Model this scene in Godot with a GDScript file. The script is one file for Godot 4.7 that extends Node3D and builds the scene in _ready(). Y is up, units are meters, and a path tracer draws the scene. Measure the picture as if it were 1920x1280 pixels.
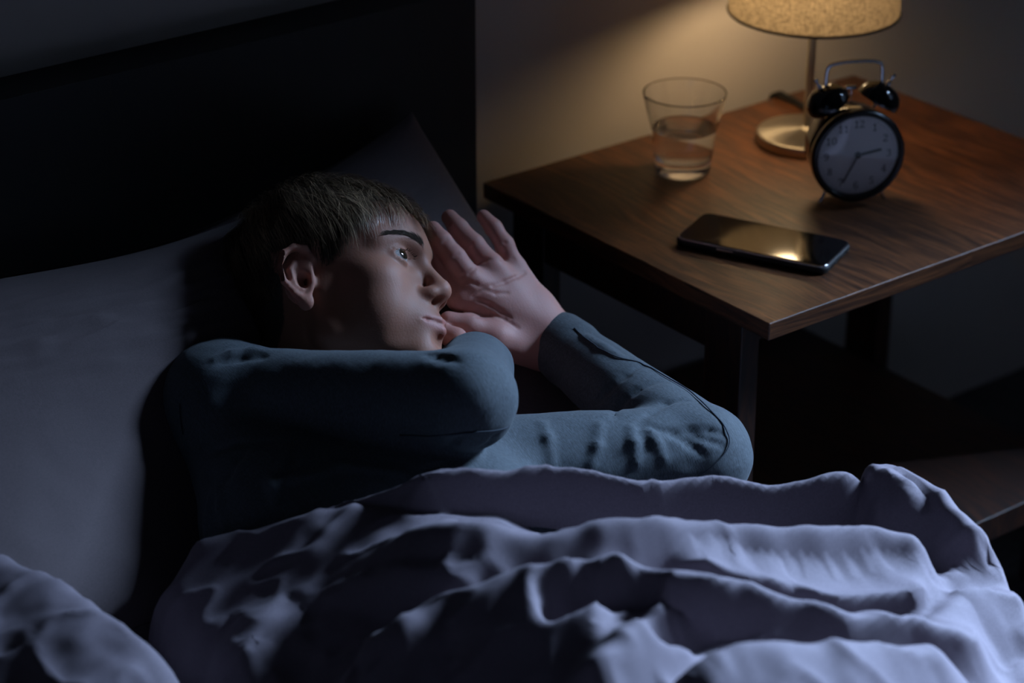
extends Node3D

# ------------------------------------------------------------------ set-up
func _ready() -> void:
	# camera
	var cam := Camera3D.new()
	cam.name = "camera"
	cam.position = Vector3(0, 1.49, 1.925)
	cam.rotation = Vector3(deg_to_rad(-25.9), deg_to_rad(-37.8), 0)
	cam.fov = rad_to_deg(2.0 * atan(640.0 / 4460.0))
	cam.near = 0.05
	cam.far = 60.0
	var at := CameraAttributesPhysical.new()
	at.frustum_focal_length = 85.0
	at.frustum_focus_distance = 2.13
	at.exposure_aperture = 4.0
	cam.attributes = at
	add_child(cam)
	# sky and exposure
	var we := WorldEnvironment.new()
	we.name = "world_environment"
	var env := Environment.new()
	env.background_mode = Environment.BG_COLOR
	env.background_color = Color(0.38, 0.46, 0.60)
	env.tonemap_mode = Environment.TONE_MAPPER_LINEAR
	env.tonemap_exposure = 1.0
	env.sdfgi_enabled = true
	env.ssao_enabled = true
	env.ssil_enabled = true
	we.environment = env
	add_child(we)
	# cold night light from a lamp in the street outside, falling in through the window of the right-hand wall
	var street := AreaLight3D.new()
	street.name = "street_light"
	street.area_size = Vector2(1.2, 1.3)
	street.light_color = Color(0.70, 0.83, 1.0)
	street.light_energy = STREET
	street.shadow_enabled = true
	street.area_range = 14.0
	street.position = Vector3(4.6, 3.0, 1.0)
	street.basis = Basis.looking_at(Vector3(1.15, 0.5, 0.95) - street.position)
	add_child(street)
	# the lamp's own light stands in make_lamp()
	make_materials()
	make_room()
	make_bed()
	make_nightstand()
	make_lamp()
	make_glass()
	make_clock()
	make_phone()
	make_pillow()
	make_duvet()
	make_person()

const STREET := 275.0
const LAMP := 0.05
const WIN := Rect2(0.85, 1.2, 0.9, 0.89)  # window opening: z, y, width, height

# ------------------------------------------------------------------ naming
var used := {}
func numbered(called: String) -> String:
	var n: int = used.get(called, 0)
	used[called] = n + 1
	return called if n == 0 else "%s_%03d" % [called, n]

func thing(called: String, label: String, category: String, pos := Vector3.ZERO, group := "") -> Node3D:
	var o := Node3D.new()
	o.name = numbered(called)
	o.position = pos
	tag(o, label, category, group)
	add_child(o)
	return o

func tag(o: Node3D, label: String, category: String, group := "") -> void:
	o.set_meta("label", label)
	o.set_meta("category", category)
	if group:
		o.set_meta("group", group)

func part(called: String, mesh: Mesh, m: Material, parent: Node3D, xf := Transform3D()) -> MeshInstance3D:
	var o := MeshInstance3D.new()
	o.name = called
	o.mesh = mesh
	o.material_override = m
	o.transform = xf
	parent.add_child(o, true)
	return o

func struct(called: String, mesh: Mesh, m: Material, pos := Vector3.ZERO) -> MeshInstance3D:
	var o := part(called, mesh, m, self, Transform3D(Basis(), pos))
	o.set_meta("kind", "structure")
	return o

func moved(x: float, y: float, z: float) -> Transform3D:
	return Transform3D(Basis(), Vector3(x, y, z))

# ------------------------------------------------------------------ shapes
class Sheet:
	# collects indexed triangles; normals are averaged over shared vertices
	var v := PackedVector3Array()
	var uv := PackedVector2Array()
	var c := PackedColorArray()
	var t := PackedInt32Array()
	func vert(p: Vector3, u := Vector2.ZERO, col := Color.WHITE) -> int:
		v.append(p)
		uv.append(u)
		c.append(col)
		return v.size() - 1
	func tri(a: int, b: int, d: int) -> void:
		t.append(a)
		t.append(b)
		t.append(d)
	func quad(a: int, b: int, d: int, e: int) -> void:
		tri(a, b, d)
		tri(a, d, e)
	func normals() -> PackedVector3Array:
		var n := PackedVector3Array()
		n.resize(v.size())
		var i := 0
		while i < t.size():
			var a := t[i]
			var b := t[i + 1]
			var d := t[i + 2]
			var k := (v[d] - v[a]).cross(v[b] - v[a])
			n[a] += k
			n[b] += k
			n[d] += k
			i += 3
		for j in n.size():
			n[j] = n[j].normalized()
		return n
	func add_to(mesh: ArrayMesh, given := PackedVector3Array()) -> ArrayMesh:
		var arr := []
		arr.resize(Mesh.ARRAY_MAX)
		arr[Mesh.ARRAY_VERTEX] = v
		arr[Mesh.ARRAY_NORMAL] = given if given.size() == v.size() else normals()
		arr[Mesh.ARRAY_TEX_UV] = uv
		arr[Mesh.ARRAY_COLOR] = c
		arr[Mesh.ARRAY_INDEX] = t
		mesh.add_surface_from_arrays(Mesh.PRIMITIVE_TRIANGLES, arr)
		return mesh
	func mesh() -> ArrayMesh:
		return add_to(ArrayMesh.new())
	func append(o: Sheet, xf := Transform3D()) -> void:
		var at := v.size()
		for k in o.v.size():
			v.append(xf * o.v[k])
		uv.append_array(o.uv)
		c.append_array(o.c)
		for k in o.t:
			t.append(k + at)

# rounded box as a sheet; every edge and corner is rounded by r
func rbox(size: Vector3, r := 0.002, seg := 2, centre := Vector3.ZERO) -> Sheet:
	var s := Sheet.new()
	var h := size / 2
	r = minf(r, minf(h.x, minf(h.y, h.z)) * 0.999)
	var inn := h - Vector3(r, r, r)
	for ax in 3:
		for sg in [-1.0, 1.0]:
			var ua := (ax + 1) % 3
			var va := (ax + 2) % 3
			var us := PackedFloat32Array()
			var vs := PackedFloat32Array()
			for i in seg + 1:
				var a: float = tan((float(i) / seg - 1.0) * PI / 4)
				us.append(-inn[ua] + a * r)
				vs.append(-inn[va] + a * r)
			for i in seg + 1:
				var a: float = tan(float(i) / seg * PI / 4)
				us.append(inn[ua] + a * r)
				vs.append(inn[va] + a * r)
			var base := s.v.size()
			for j in vs.size():
				for i in us.size():
					var p := Vector3.ZERO
					p[ax] = sg * h[ax]
					p[ua] = us[i]
					p[va] = vs[j]
					var q := p.clamp(-inn, inn)
					var d := (p - q).normalized()
					s.vert(centre + q + d * r, Vector2(us[i], vs[j]))
			var w := us.size()
			for j in vs.size() - 1:
				for i in w - 1:
					var a := base + j * w + i
					if sg > 0:
						s.quad(a, a + w, a + w + 1, a + 1)
					else:
						s.quad(a, a + 1, a + w + 1, a + w)
	return s

func lathe(profile: PackedVector2Array, n := 48) -> Sheet:
	# profile of (radius, height), turned round y; sharp where points repeat
	var s := Sheet.new()
	for j in profile.size():
		for i in n + 1:
			var a := TAU * i / n
			s.vert(Vector3(cos(a) * profile[j].x, profile[j].y, sin(a) * profile[j].x), Vector2(float(i) / n, float(j) / profile.size()))
	for j in profile.size() - 1:
		for i in n:
			var a := j * (n + 1) + i
			s.quad(a, a + 1, a + n + 2, a + n + 1)
	return s

func lathe_mesh(profile: PackedVector2Array, n := 48) -> ArrayMesh:
	# welded over the seam so that its normals close
	var s := Sheet.new()
	for j in profile.size():
		for i in n:
			var a := TAU * i / n
			s.vert(Vector3(cos(a) * profile[j].x, profile[j].y, sin(a) * profile[j].x), Vector2(float(i) / n, float(j) / profile.size()))
	for j in profile.size() - 1:
		for i in n:
			var a := j * n + i
			var b := j * n + (i + 1) % n
			s.quad(a, b, b + n, a + n)
	return s.mesh()

func tube(points: PackedVector3Array, radii: PackedFloat32Array, n := 10, caps := true) -> Sheet:
	var s := Sheet.new()
	var side := Vector3.UP
	for j in points.size():
		var d := (points[mini(j + 1, points.size() - 1)] - points[maxi(j - 1, 0)]).normalized()
		if j == 0:
			side = d.cross(Vector3.UP if absf(d.y) < 0.9 else Vector3.RIGHT).normalized()
		else:
			side = (side - d * side.dot(d)).normalized()
		var up := d.cross(side)
		var r := radii[mini(j, radii.size() - 1)]
		for i in n:
			var a := TAU * i / n
			s.vert(points[j] + (side * cos(a) + up * sin(a)) * r, Vector2(float(i) / n, j))
	for j in points.size() - 1:
		for i in n:
			var a := j * n + i
			var b := j * n + (i + 1) % n
			s.quad(a, a + n, b + n, b)
	if caps:
		var a := s.vert(points[0])
		var b := s.vert(points[points.size() - 1])
		var l := (points.size() - 1) * n
		for i in n:
			s.tri(a, i, (i + 1) % n)
			s.tri(b, l + (i + 1) % n, l + i)
	return s

func curve(points: Array, per := 8) -> PackedVector3Array:
	# Catmull-Rom through the points
	var out := PackedVector3Array()
	for i in points.size() - 1:
		var a: Vector3 = points[maxi(i - 1, 0)]
		var b: Vector3 = points[i]
		var d: Vector3 = points[i + 1]
		var e: Vector3 = points[mini(i + 2, points.size() - 1)]
		for k in per:
			out.append(b.cubic_interpolate(d, a, e, float(k) / per))
	out.append(points[points.size() - 1])
	return out

# ------------------------------------------------------------------ distance fields
class Field:
	# capsules and ellipsoids joined (or cut away) one after the other with a smooth minimum
	var a := PackedVector3Array()
	var ba := PackedVector3Array()
	var il := PackedFloat32Array()
	var ra := PackedFloat32Array()
	var rb := PackedFloat32Array()
	var k := PackedFloat32Array()
	var cut := PackedByteArray()
	var ell := PackedByteArray()
	var inv: Array[Basis] = []
	var all := PackedInt32Array()
	func put(p: Vector3, q: Vector3, r0: float, r1: float, kk: float, is_cut: bool, is_ell: bool, b: Basis) -> void:
		all.append(a.size())
		a.append(p)
		ba.append(q - p)
		var l := (q - p).length_squared()
		il.append(1.0 / l if l > 1e-12 else 0.0)
		ra.append(r0)
		rb.append(r1)
		k.append(kk)
		cut.append(1 if is_cut else 0)
		ell.append(1 if is_ell else 0)
		inv.append(b)
	func cap(p: Vector3, q: Vector3, r0: float, r1: float, kk: float, is_cut := false) -> void:
		put(p, q, r0, r1, kk, is_cut, false, Basis())
	func ball(p: Vector3, radii: Vector3, kk: float, is_cut := false, turn := Basis()) -> void:
		# the radii ride in ba
		put(p, p + radii, 0, 0, kk, is_cut, true, turn.transposed())
	func chain(points: Array, radii: Array, kk: float, is_cut := false) -> void:
		for i in points.size() - 1:
			cap(points[i], points[i + 1], radii[i], radii[i + 1], kk, is_cut)
	func line(points: Array, r: float, kk: float, is_cut: bool) -> void:
		for i in points.size() - 1:
			cap(points[i], points[i + 1], r if i > 0 else r * 0.3, r if i < points.size() - 2 else r * 0.3, kk, is_cut)
	func settle(p: Vector3, off: float) -> Vector3:
		# to the surface, off above it
		var h := 0.0008
		var n := Vector3(at(p + Vector3(h, 0, 0), all) - at(p - Vector3(h, 0, 0), all), at(p + Vector3(0, h, 0), all) - at(p - Vector3(0, h, 0), all), at(p + Vector3(0, 0, h), all) - at(p - Vector3(0, 0, h), all)).normalized()
		for i in 4:
			p -= n * (at(p, all) - off)
		return p
	func one(i: int, p: Vector3) -> float:
		if ell[i]:
			var q := (inv[i] * (p - a[i])) / ba[i]
			var l := q.length()
			var g := (q / ba[i]).length()
			return l * (l - 1.0) / g if g > 1e-9 else -minf(ba[i].x, minf(ba[i].y, ba[i].z))
		var w := p - a[i]
		var h := clampf(w.dot(ba[i]) * il[i], 0.0, 1.0)
		return (w - ba[i] * h).length() - lerpf(ra[i], rb[i], h)
	func at(p: Vector3, list: PackedInt32Array) -> float:
		var d := 1e3
		for i in list:
			var e := one(i, p)
			var kk := k[i]
			if cut[i]:
				e = -e
				var h := maxf(kk - absf(d - e), 0.0) / kk
				d = maxf(d, e) + h * h * kk * 0.25
			else:
				var h := maxf(kk - absf(d - e), 0.0) / kk
				d = minf(d, e) - h * h * kk * 0.25
		return d

class Nets:
	# surface nets over a field, blocks of 8 x 8 x 8 cells in parallel
	var f: Field
	var lo: Vector3
	var cell: float
	var n := Vector3i.ONE
	var blocks: Array[Vector3i] = []
	var lists: Array = []
	var out: Array = []
	func work(b: int) -> void:
		var o := blocks[b] * 8
		var list: PackedInt32Array = lists[b]
		# the primitives of this block in arrays of its own, so that threads do not wait for each other
		var m := list.size()
		var pa := PackedVector3Array()
		var pb := PackedVector3Array()
		var pn := PackedFloat32Array()
		var bs: Array[Basis] = []
		for i in list:
			pa.append(f.a[i])
			pb.append(f.ba[i])
			pn.append_array([f.il[i], f.ra[i], f.rb[i] - f.ra[i], f.k[i], f.cut[i], f.ell[i]])
			bs.append(f.inv[i])
		var s := PackedFloat32Array()
		s.resize(729)
		s.fill(1e6)
		var pos := 0
		var neg := 0
		# eighths of the block far from the surface are passed over
		var live := PackedByteArray()
		live.resize(8)
		for part in 8:
			var ox := (part & 1) * 4
			var oy := ((part >> 1) & 1) * 4
			var oz := (part >> 2) * 4
			for pass_ in 2:
				var lo_n := 2 if pass_ == 0 else 0
				var hi_n := 3 if pass_ == 0 else 5
				for z in range(lo_n, hi_n):
					for y in range(lo_n, hi_n):
						for x in range(lo_n, hi_n):
							var si := ox + x + 9 * (oy + y) + 81 * (oz + z)
							if s[si] < 1e5:
								continue
							var p := lo + Vector3(o.x + ox + x, o.y + oy + y, o.z + oz + z) * cell
							var d := 1e3
							var j := 0
							for i in m:
								var e: float
								var w := p - pa[i]
								var v := pb[i]
								if pn[j + 5] > 0.5:
									var q := (bs[i] * w) / v
									var l := q.length()
									e = l * (l - 1.0) / maxf((q / v).length(), 1e-9)
								else:
									var h := clampf(w.dot(v) * pn[j], 0.0, 1.0)
									e = (w - v * h).length() - pn[j + 1] - pn[j + 2] * h
								var kk := pn[j + 3]
								if pn[j + 4] > 0.5:
									e = -e
									var h := maxf(kk - absf(d - e), 0.0)
									d = maxf(d, e) + h * h / kk * 0.25
								else:
									var h := maxf(kk - absf(d - e), 0.0)
									d = minf(d, e) - h * h / kk * 0.25
								j += 6
							s[si] = d
				if pass_ == 0 and absf(s[ox + 2 + 9 * (oy + 2) + 81 * (oz + 2)]) > cell * 5.0:
					break
				if pass_ == 1:
					live[part] = 1
					pos += 1
					neg += 1
		if pos == 0 or neg == 0:
			return
		var keys := PackedInt64Array()
		var at := PackedVector3Array()
		var quads := PackedInt64Array()
		var sx := n.x + 2
		var sy := n.y + 2
		for z in 8:
			for y in 8:
				for x in 8:
					if not live[x / 4 + 2 * (y / 4) + 4 * (z / 4)]:
						continue
					var q := x + 9 * y + 81 * z
					var below := 0
					if s[q] < 0: below += 1
					if s[q + 1] < 0: below += 1
					if s[q + 9] < 0: below += 1
					if s[q + 10] < 0: below += 1
					if s[q + 81] < 0: below += 1
					if s[q + 82] < 0: below += 1
					if s[q + 90] < 0: below += 1
					if s[q + 91] < 0: below += 1
					if below == 0 or below == 8:
						continue
					var sum := Vector3.ZERO
					var cnt := 0
					for e in 12:
						var ax := e / 4
						var u := e % 2
						var w := (e / 2) % 2
						var p0 := Vector3i.ZERO
						p0[(ax + 1) % 3] = u
						p0[(ax + 2) % 3] = w
						var p1 := p0
						p1[ax] = 1
						var d0 := s[q + p0.x + 9 * p0.y + 81 * p0.z]
						var d1 := s[q + p1.x + 9 * p1.y + 81 * p1.z]
						if (d0 < 0) != (d1 < 0):
							sum += Vector3(p0).lerp(Vector3(p1), d0 / (d0 - d1))
							cnt += 1
					var key := (o.x + x + 1) + sx * ((o.y + y + 1) + sy * (o.z + z + 1))
					keys.append(key)
					at.append(lo + (Vector3(o.x + x, o.y + y, o.z + z) + sum / cnt) * cell)
					var a := s[q] < 0
					for ax in 3:
						var st := 1 if ax == 0 else 9 if ax == 1 else 81
						if a == (s[q + st] < 0):
							continue
						var u := 1 if ax == 2 else sx if ax == 0 else sx * sy
						var w := 1 if ax == 1 else sx if ax == 2 else sx * sy
						if a:
							quads.append_array([key, key - u, key - u - w, key - w])
						else:
							quads.append_array([key, key - w, key - u - w, key - u])
		out[b] = [keys, at, quads]

func net(f: Field, lo: Vector3, hi: Vector3, cell: float) -> Sheet:
	var w := Nets.new()
	w.f = f
	w.lo = lo
	w.cell = cell
	var nb := Vector3i(((hi - lo) / (cell * 8)).ceil())
	w.n = nb * 8
	var hd := cell * 8 * 0.87
	var bulge := 0.0
	for i in f.all:
		if not f.cut[i]:
			bulge = maxf(bulge, f.k[i] * 0.35)
	for z in nb.z:
		for y in nb.y:
			for x in nb.x:
				var c := lo + (Vector3(x, y, z) + Vector3(0.5, 0.5, 0.5)) * cell * 8
				var low := 1e9
				var ds := PackedFloat32Array()
				for i in f.all:
					var d := f.one(i, c)
					ds.append(d)
					if not f.cut[i]:
						low = minf(low, d)
				if low > hd * 1.1 + bulge:
					continue
				var list := PackedInt32Array()
				for i in f.all:
					if ds[i] < (hd * 1.6 + f.k[i] if f.cut[i] else low + hd * 2.6 + f.k[i]):
						list.append(i)
				if absf(f.at(c, list)) > hd * 1.35:
					continue
				w.blocks.append(Vector3i(x, y, z))
				w.lists.append(list)
	w.out.resize(w.blocks.size())
	var id := WorkerThreadPool.add_group_task(w.work, w.blocks.size())
	WorkerThreadPool.wait_for_group_task_completion(id)
	var s := Sheet.new()
	var ids := {}
	for o in w.out:
		if o:
			for i in o[0].size():
				ids[o[0][i]] = s.v.size()
				s.v.append(o[1][i])
	s.uv.resize(s.v.size())
	s.c.resize(s.v.size())
	s.c.fill(Color.WHITE)
	for o in w.out:
		if o:
			var q: PackedInt64Array = o[2]
			for i in range(0, q.size(), 4):
				var a: int = ids.get(q[i], -1)
				var b: int = ids.get(q[i + 1], -1)
				var c: int = ids.get(q[i + 2], -1)
				var d: int = ids.get(q[i + 3], -1)
				if a >= 0 and b >= 0 and c >= 0 and d >= 0:
					s.quad(a, b, c, d)
	return s

# ------------------------------------------------------------------ materials
var M := {}

func plain(c: Color, rough := 0.6, metal := 0.0) -> StandardMaterial3D:
	var m := StandardMaterial3D.new()
	m.albedo_color = c
	m.roughness = rough
	m.metallic = metal
	return m

func noise_texture(freq: float, size := 512, kind := FastNoiseLite.TYPE_SIMPLEX_SMOOTH, octaves := 4, sd := 1) -> NoiseTexture2D:
	var n := FastNoiseLite.new()
	n.noise_type = kind
	n.frequency = freq
	n.fractal_octaves = octaves
	n.seed = sd
	var t := NoiseTexture2D.new()
	t.width = size
	t.height = size
	t.seamless = true
	t.noise = n
	return t

func weave_image(size: int, kind: String, sd: int) -> ImageTexture:
	# kind "melange": mottled knit; "linen": slubby threads both ways; "plain": fine even weave
	var im := Image.create(size, size, false, Image.FORMAT_RGB8)
	var rng := RandomNumberGenerator.new()
	rng.seed = sd
	var rows := PackedFloat32Array()
	var cols := PackedFloat32Array()
	for i in size:
		rows.append(rng.randf_range(-1, 1))
		cols.append(rng.randf_range(-1, 1))
	var nz := FastNoiseLite.new()
	nz.seed = sd
	nz.frequency = 0.12
	nz.fractal_octaves = 2
	for y in size:
		for x in size:
			var v := 0.5
			if kind == "melange":
				v = 0.62 + 0.22 * nz.get_noise_2d(x * 2.2, y * 0.35) + 0.10 * rng.randf_range(-1, 1) + 0.06 * cols[x]
			elif kind == "linen":
				v = 0.60 + 0.20 * nz.get_noise_2d(x * 0.10, y * 1.4) + 0.16 * nz.get_noise_2d(x * 1.4 + 300.0, y * 0.10) + 0.05 * rows[y] + 0.05 * cols[x] + 0.05 * rng.randf_range(-1, 1)
			else:
				v = 0.85 + 0.10 * rng.randf_range(-1, 1)
			v = clampf(v, 0, 1)
			im.set_pixel(x, y, Color(v, v, v))
	return ImageTexture.create_from_image(im)

func wood_image(w: int, h: int, dark: Color, light: Color, sd: int) -> Image:
	# grain runs along the image's height
	var im := Image.create(w, h, false, Image.FORMAT_RGB8)
	var a := FastNoiseLite.new()
	a.seed = sd
	a.frequency = 0.004
	a.fractal_octaves = 3
	var b := FastNoiseLite.new()
	b.seed = sd + 1
	b.frequency = 0.02
	b.fractal_octaves = 3
	for y in h:
		for x in w:
			var u := x + 26.0 * a.get_noise_2d(x * 0.8, y * 0.55)
			var rings := 0.5 + 0.5 * sin(u * 0.22 + 16.0 * a.get_noise_2d(u * 1.5 + 900.0, y * 0.35))
			var pores := b.get_noise_2d(u * 16.0, y * 0.8)
			var fine := b.get_noise_2d(u * 5.0 + 500.0, y * 0.25)
			var v := 0.58 + 0.26 * (rings - 0.5) + 0.42 * fine - 1.3 * maxf(0.0, pores - 0.10)
			im.set_pixel(x, y, dark.lerp(light, clampf(v, 0, 1)))
	return im

func cloth(c: Color, tex: Texture2D, scale: float, relief := 0.02, rough := 0.85) -> StandardMaterial3D:
	var m := plain(c, rough)
	m.albedo_texture = tex
	m.uv1_triplanar = true
	m.uv1_scale = Vector3.ONE * scale
	m.heightmap_enabled = true
	m.heightmap_texture = tex
	m.heightmap_scale = relief
	m.rim_enabled = true
	m.rim = 0.25
	return m

func make_materials() -> void:
	var wood := ImageTexture.create_from_image(wood_image(640, 640, Color(0.16, 0.085, 0.045), Color(0.46, 0.275, 0.15), 5))
	var m := plain(Color.WHITE, 0.44)
	m.albedo_texture = wood
	m.heightmap_enabled = true
	m.heightmap_texture = wood
	m.heightmap_scale = 0.03
	M.wood_top = m
	m = plain(Color(0.62, 0.55, 0.52), 0.5)
	m.albedo_texture = wood
	m.uv1_triplanar = true
	m.uv1_scale = Vector3(1.8, 1.8, 1.8)
	M.wood = m
	m = plain(Color(0.055, 0.048, 0.048), 0.55)
	m.albedo_texture = ImageTexture.create_from_image(wood_image(256, 256, Color(0.5, 0.5, 0.5), Color(1, 1, 1), 9))
	m.uv1_triplanar = true
	m.uv1_scale = Vector3(2, 2, 2)
	M.black_wood = m
	m = plain(Color(0.64, 0.61, 0.58), 0.9)
	m.heightmap_enabled = true
	m.heightmap_texture = noise_texture(0.05, 256)
	m.heightmap_scale = 0.03
	m.uv1_triplanar = true
	m.uv1_world_triplanar = true
	m.uv1_scale = Vector3(3, 3, 3)
	M.wall = m
	M.ceiling = plain(Color(0.42, 0.42, 0.42), 0.95)
	M.floor = cloth(Color(0.36, 0.35, 0.35), weave_image(192, "linen", 21), 6.0, 0.2, 0.95)
	M.chrome = plain(Color(0.75, 0.75, 0.76), 0.15, 1.0)
	M.steel = plain(Color(0.72, 0.69, 0.63), 0.34, 1.0)
	m = plain(Color(0.72, 0.69, 0.63), 0.36, 1.0)
	m.anisotropy_enabled = true
	m.anisotropy = 0.75
	M.brushed = m
	M.black = plain(Color(0.03, 0.03, 0.035), 0.28)
	M.gloss_black = plain(Color(0.012, 0.012, 0.014), 0.08)
	M.rubber = plain(Color(0.03, 0.03, 0.03), 0.55)
	M.dial = plain(Color(0.80, 0.80, 0.80), 0.7)
	M.print = plain(Color(0.05, 0.05, 0.06), 0.6)
	var lin := weave_image(512, "linen", 3)
	m = plain(Color(0.80, 0.72, 0.60), 0.9)
	m.albedo_texture = lin
	m.uv1_scale = Vector3(7, 2.2, 1)
	m.heightmap_enabled = true
	m.heightmap_texture = lin
	m.heightmap_scale = 0.03
	m.backlight_enabled = true
	m.backlight = Color(0.80, 0.80, 0.80)
	M.shade = m
	m = plain(Color(1, 1, 1, 0.0), 0.0)
	m.refraction_enabled = true
	m.refraction_scale = 0.05
	M.glass = m
	m = plain(Color(1, 1, 1, 0.0), 0.0)
	m.refraction_enabled = true
	m.refraction_scale = 0.033
	M.water = m
	m = plain(Color(1, 1, 1, 0.04), 0.02)
	m.transparency = BaseMaterial3D.TRANSPARENCY_ALPHA
	M.pane = m
	var pw := weave_image(256, "plain", 7)
	M.pillow = cloth(Color(0.375, 0.325, 0.335), pw, 9.0, 0.004)
	M.duvet = cloth(Color(0.50, 0.455, 0.49), pw, 9.0, 0.004)
	M.duvet.rim = 0.05
	M.sheet = cloth(Color(0.30, 0.28, 0.30), pw, 9.0, 0.004)
	M.shirt = cloth(Color(0.42, 0.465, 0.50), weave_image(256, "melange", 13), 16.0, 0.02)
	M.seam = plain(Color(0.17, 0.20, 0.24), 0.9)
	m = plain(Color.WHITE, 0.6)
	m.vertex_color_use_as_albedo = true
	m.subsurf_scatter_enabled = true
	m.subsurf_scatter_strength = 0.12
	m.heightmap_enabled = true
	m.heightmap_texture = noise_texture(0.06, 256, FastNoiseLite.TYPE_CELLULAR, 2, 4)
	m.heightmap_scale = 0.012
	m.uv1_triplanar = true
	m.uv1_scale = Vector3(30, 30, 30)
	M.skin = m
	m = plain(Color.WHITE, 0.32)
	m.vertex_color_use_as_albedo = true
	M.hair = m
	m = plain(Color.WHITE, 0.9)
	m.vertex_color_use_as_albedo = true
	m.metallic_specular = 0.1
	M.brow = m
	m = plain(Color.WHITE, 0.05)
	m.vertex_color_use_as_albedo = true
	m.clearcoat_enabled = true
	m.clearcoat = 1.0
	m.clearcoat_roughness = 0.02
	M.eye = m
	M.nail = plain(Color(0.72, 0.58, 0.52), 0.3)

# ------------------------------------------------------------------ room
func box(size: Vector3) -> Mesh:
	return rbox(size, 0.003, 1).mesh()

func make_room() -> void:
	var x0 := -2.2
	var x1 := 2.9
	var z1 := 4.2
	var h := 2.5
	var w := x1 - x0
	var cx := (x0 + x1) / 2
	struct("wall_back", box(Vector3(w + 0.4, h, 0.2)), M.wall, Vector3(cx, h / 2, -0.1))
	struct("wall_front", box(Vector3(w + 0.4, h, 0.2)), M.wall, Vector3(cx, h / 2, z1 + 0.1))
	var sl := rbox(Vector3(0.2, h, 2.1), 0.003, 1, Vector3(x0 - 0.1, h / 2, 1.05))
	sl.append(rbox(Vector3(0.2, h, z1 - 3.3), 0.003, 1, Vector3(x0 - 0.1, h / 2, (z1 + 3.3) / 2)))
	sl.append(rbox(Vector3(0.2, 1.0, 1.2), 0.003, 1, Vector3(x0 - 0.1, 0.5, 2.7)))
	sl.append(rbox(Vector3(0.2, h - 2.2, 1.2), 0.003, 1, Vector3(x0 - 0.1, (h + 2.2) / 2, 2.7)))
	struct("wall_left", sl.mesh(), M.wall)
	var fl := Sheet.new()
	for k in [-1.0, 1.0]:
		fl.append(rbox(Vector3(0.06, 1.2, 0.04), 0.004, 1, Vector3(0, 0, k * 0.58)))
		fl.append(rbox(Vector3(0.06, 0.04, 1.2), 0.004, 1, Vector3(0, k * 0.58, 0)))
	var wl := struct("window_2", fl.mesh(), M.ceiling, Vector3(x0 - 0.12, 1.6, 2.7))
	part("pane", box(Vector3(0.006, 1.14, 1.14)), M.pane, wl)
	struct("floor", box(Vector3(w + 0.4, 0.2, z1 + 0.4)), M.floor, Vector3(cx, -0.1, z1 / 2))
	struct("ceiling", box(Vector3(w + 0.4, 0.2, z1 + 0.4)), M.ceiling, Vector3(cx, h + 0.1, z1 / 2))
	# right-hand wall with the window opening
	var wz := WIN.position.x
	var wy := WIN.position.y
	var ww := WIN.size.x
	var wh := WIN.size.y
	var s := rbox(Vector3(0.2, h, wz), 0.003, 1, Vector3(x1 + 0.1, h / 2, wz / 2))
	s.append(rbox(Vector3(0.2, h, z1 - wz - ww), 0.003, 1, Vector3(x1 + 0.1, h / 2, (z1 + wz + ww) / 2)))
	s.append(rbox(Vector3(0.2, wy, ww), 0.003, 1, Vector3(x1 + 0.1, wy / 2, wz + ww / 2)))
	s.append(rbox(Vector3(0.2, h - wy - wh, ww), 0.003, 1, Vector3(x1 + 0.1, (h + wy + wh) / 2, wz + ww / 2)))
	struct("wall_right", s.mesh(), M.wall)
	var f := Sheet.new()
	for k in [-1.0, 1.0]:
		f.append(rbox(Vector3(0.06, wh, 0.04), 0.004, 1, Vector3(0, 0, k * (ww / 2 - 0.02))))
		f.append(rbox(Vector3(0.06, 0.04, ww), 0.004, 1, Vector3(0, k * (wh / 2 - 0.02), 0)))
	var win := struct("window_1", f.mesh(), M.ceiling, Vector3(x1 + 0.12, wy + wh / 2, wz + ww / 2))
	part("pane", box(Vector3(0.006, wh - 0.06, ww - 0.06)), M.pane, win)

# ------------------------------------------------------------------ bed
func make_bed() -> void:
	var t := thing("bed", "low bed with a plain black wooden headboard against the wall", "bed", Vector3(0.55, 0, 0))
	part("headboard", rbox(Vector3(1.74, 0.67, 0.055), 0.002, 1).mesh(), M.black_wood, t, moved(-0.018, 0.415, 0.0315))
	part("side_rail", rbox(Vector3(0.025, 0.16, 2.05), 0.002, 1).mesh(), M.black_wood, t, moved(0.832, 0.19, 1.085))
	part("side_rail", rbox(Vector3(0.025, 0.16, 2.05), 0.002, 1).mesh(), M.black_wood, t, moved(-0.832, 0.19, 1.085))
	part("foot_rail", rbox(Vector3(1.69, 0.16, 0.025), 0.002, 1).mesh(), M.black_wood, t, moved(0, 0.19, 2.124))
	part("slat_base", rbox(Vector3(1.6, 0.03, 2.0), 0.002, 1).mesh(), M.black_wood, t, moved(0, 0.165, 1.09))
	for x in [-0.80, 0.80]:
		part("leg", rbox(Vector3(0.06, 0.12, 0.06), 0.002, 1).mesh(), M.black_wood, t, moved(x, 0.06, 2.06))
		part("leg", rbox(Vector3(0.06, 0.12, 0.06), 0.002, 1).mesh(), M.black_wood, t, moved(x, 0.06, 0.11))
	var mt := thing("mattress", "mattress in a dark grey fitted sheet under the pillow and duvet", "mattress", Vector3(0.55, 0.18, 1.09))
	part("mattress_body", rbox(Vector3(1.62, 0.215, 2.0), 0.045, 4).mesh(), M.sheet, mt, moved(0, 0.1095, 0))

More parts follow.
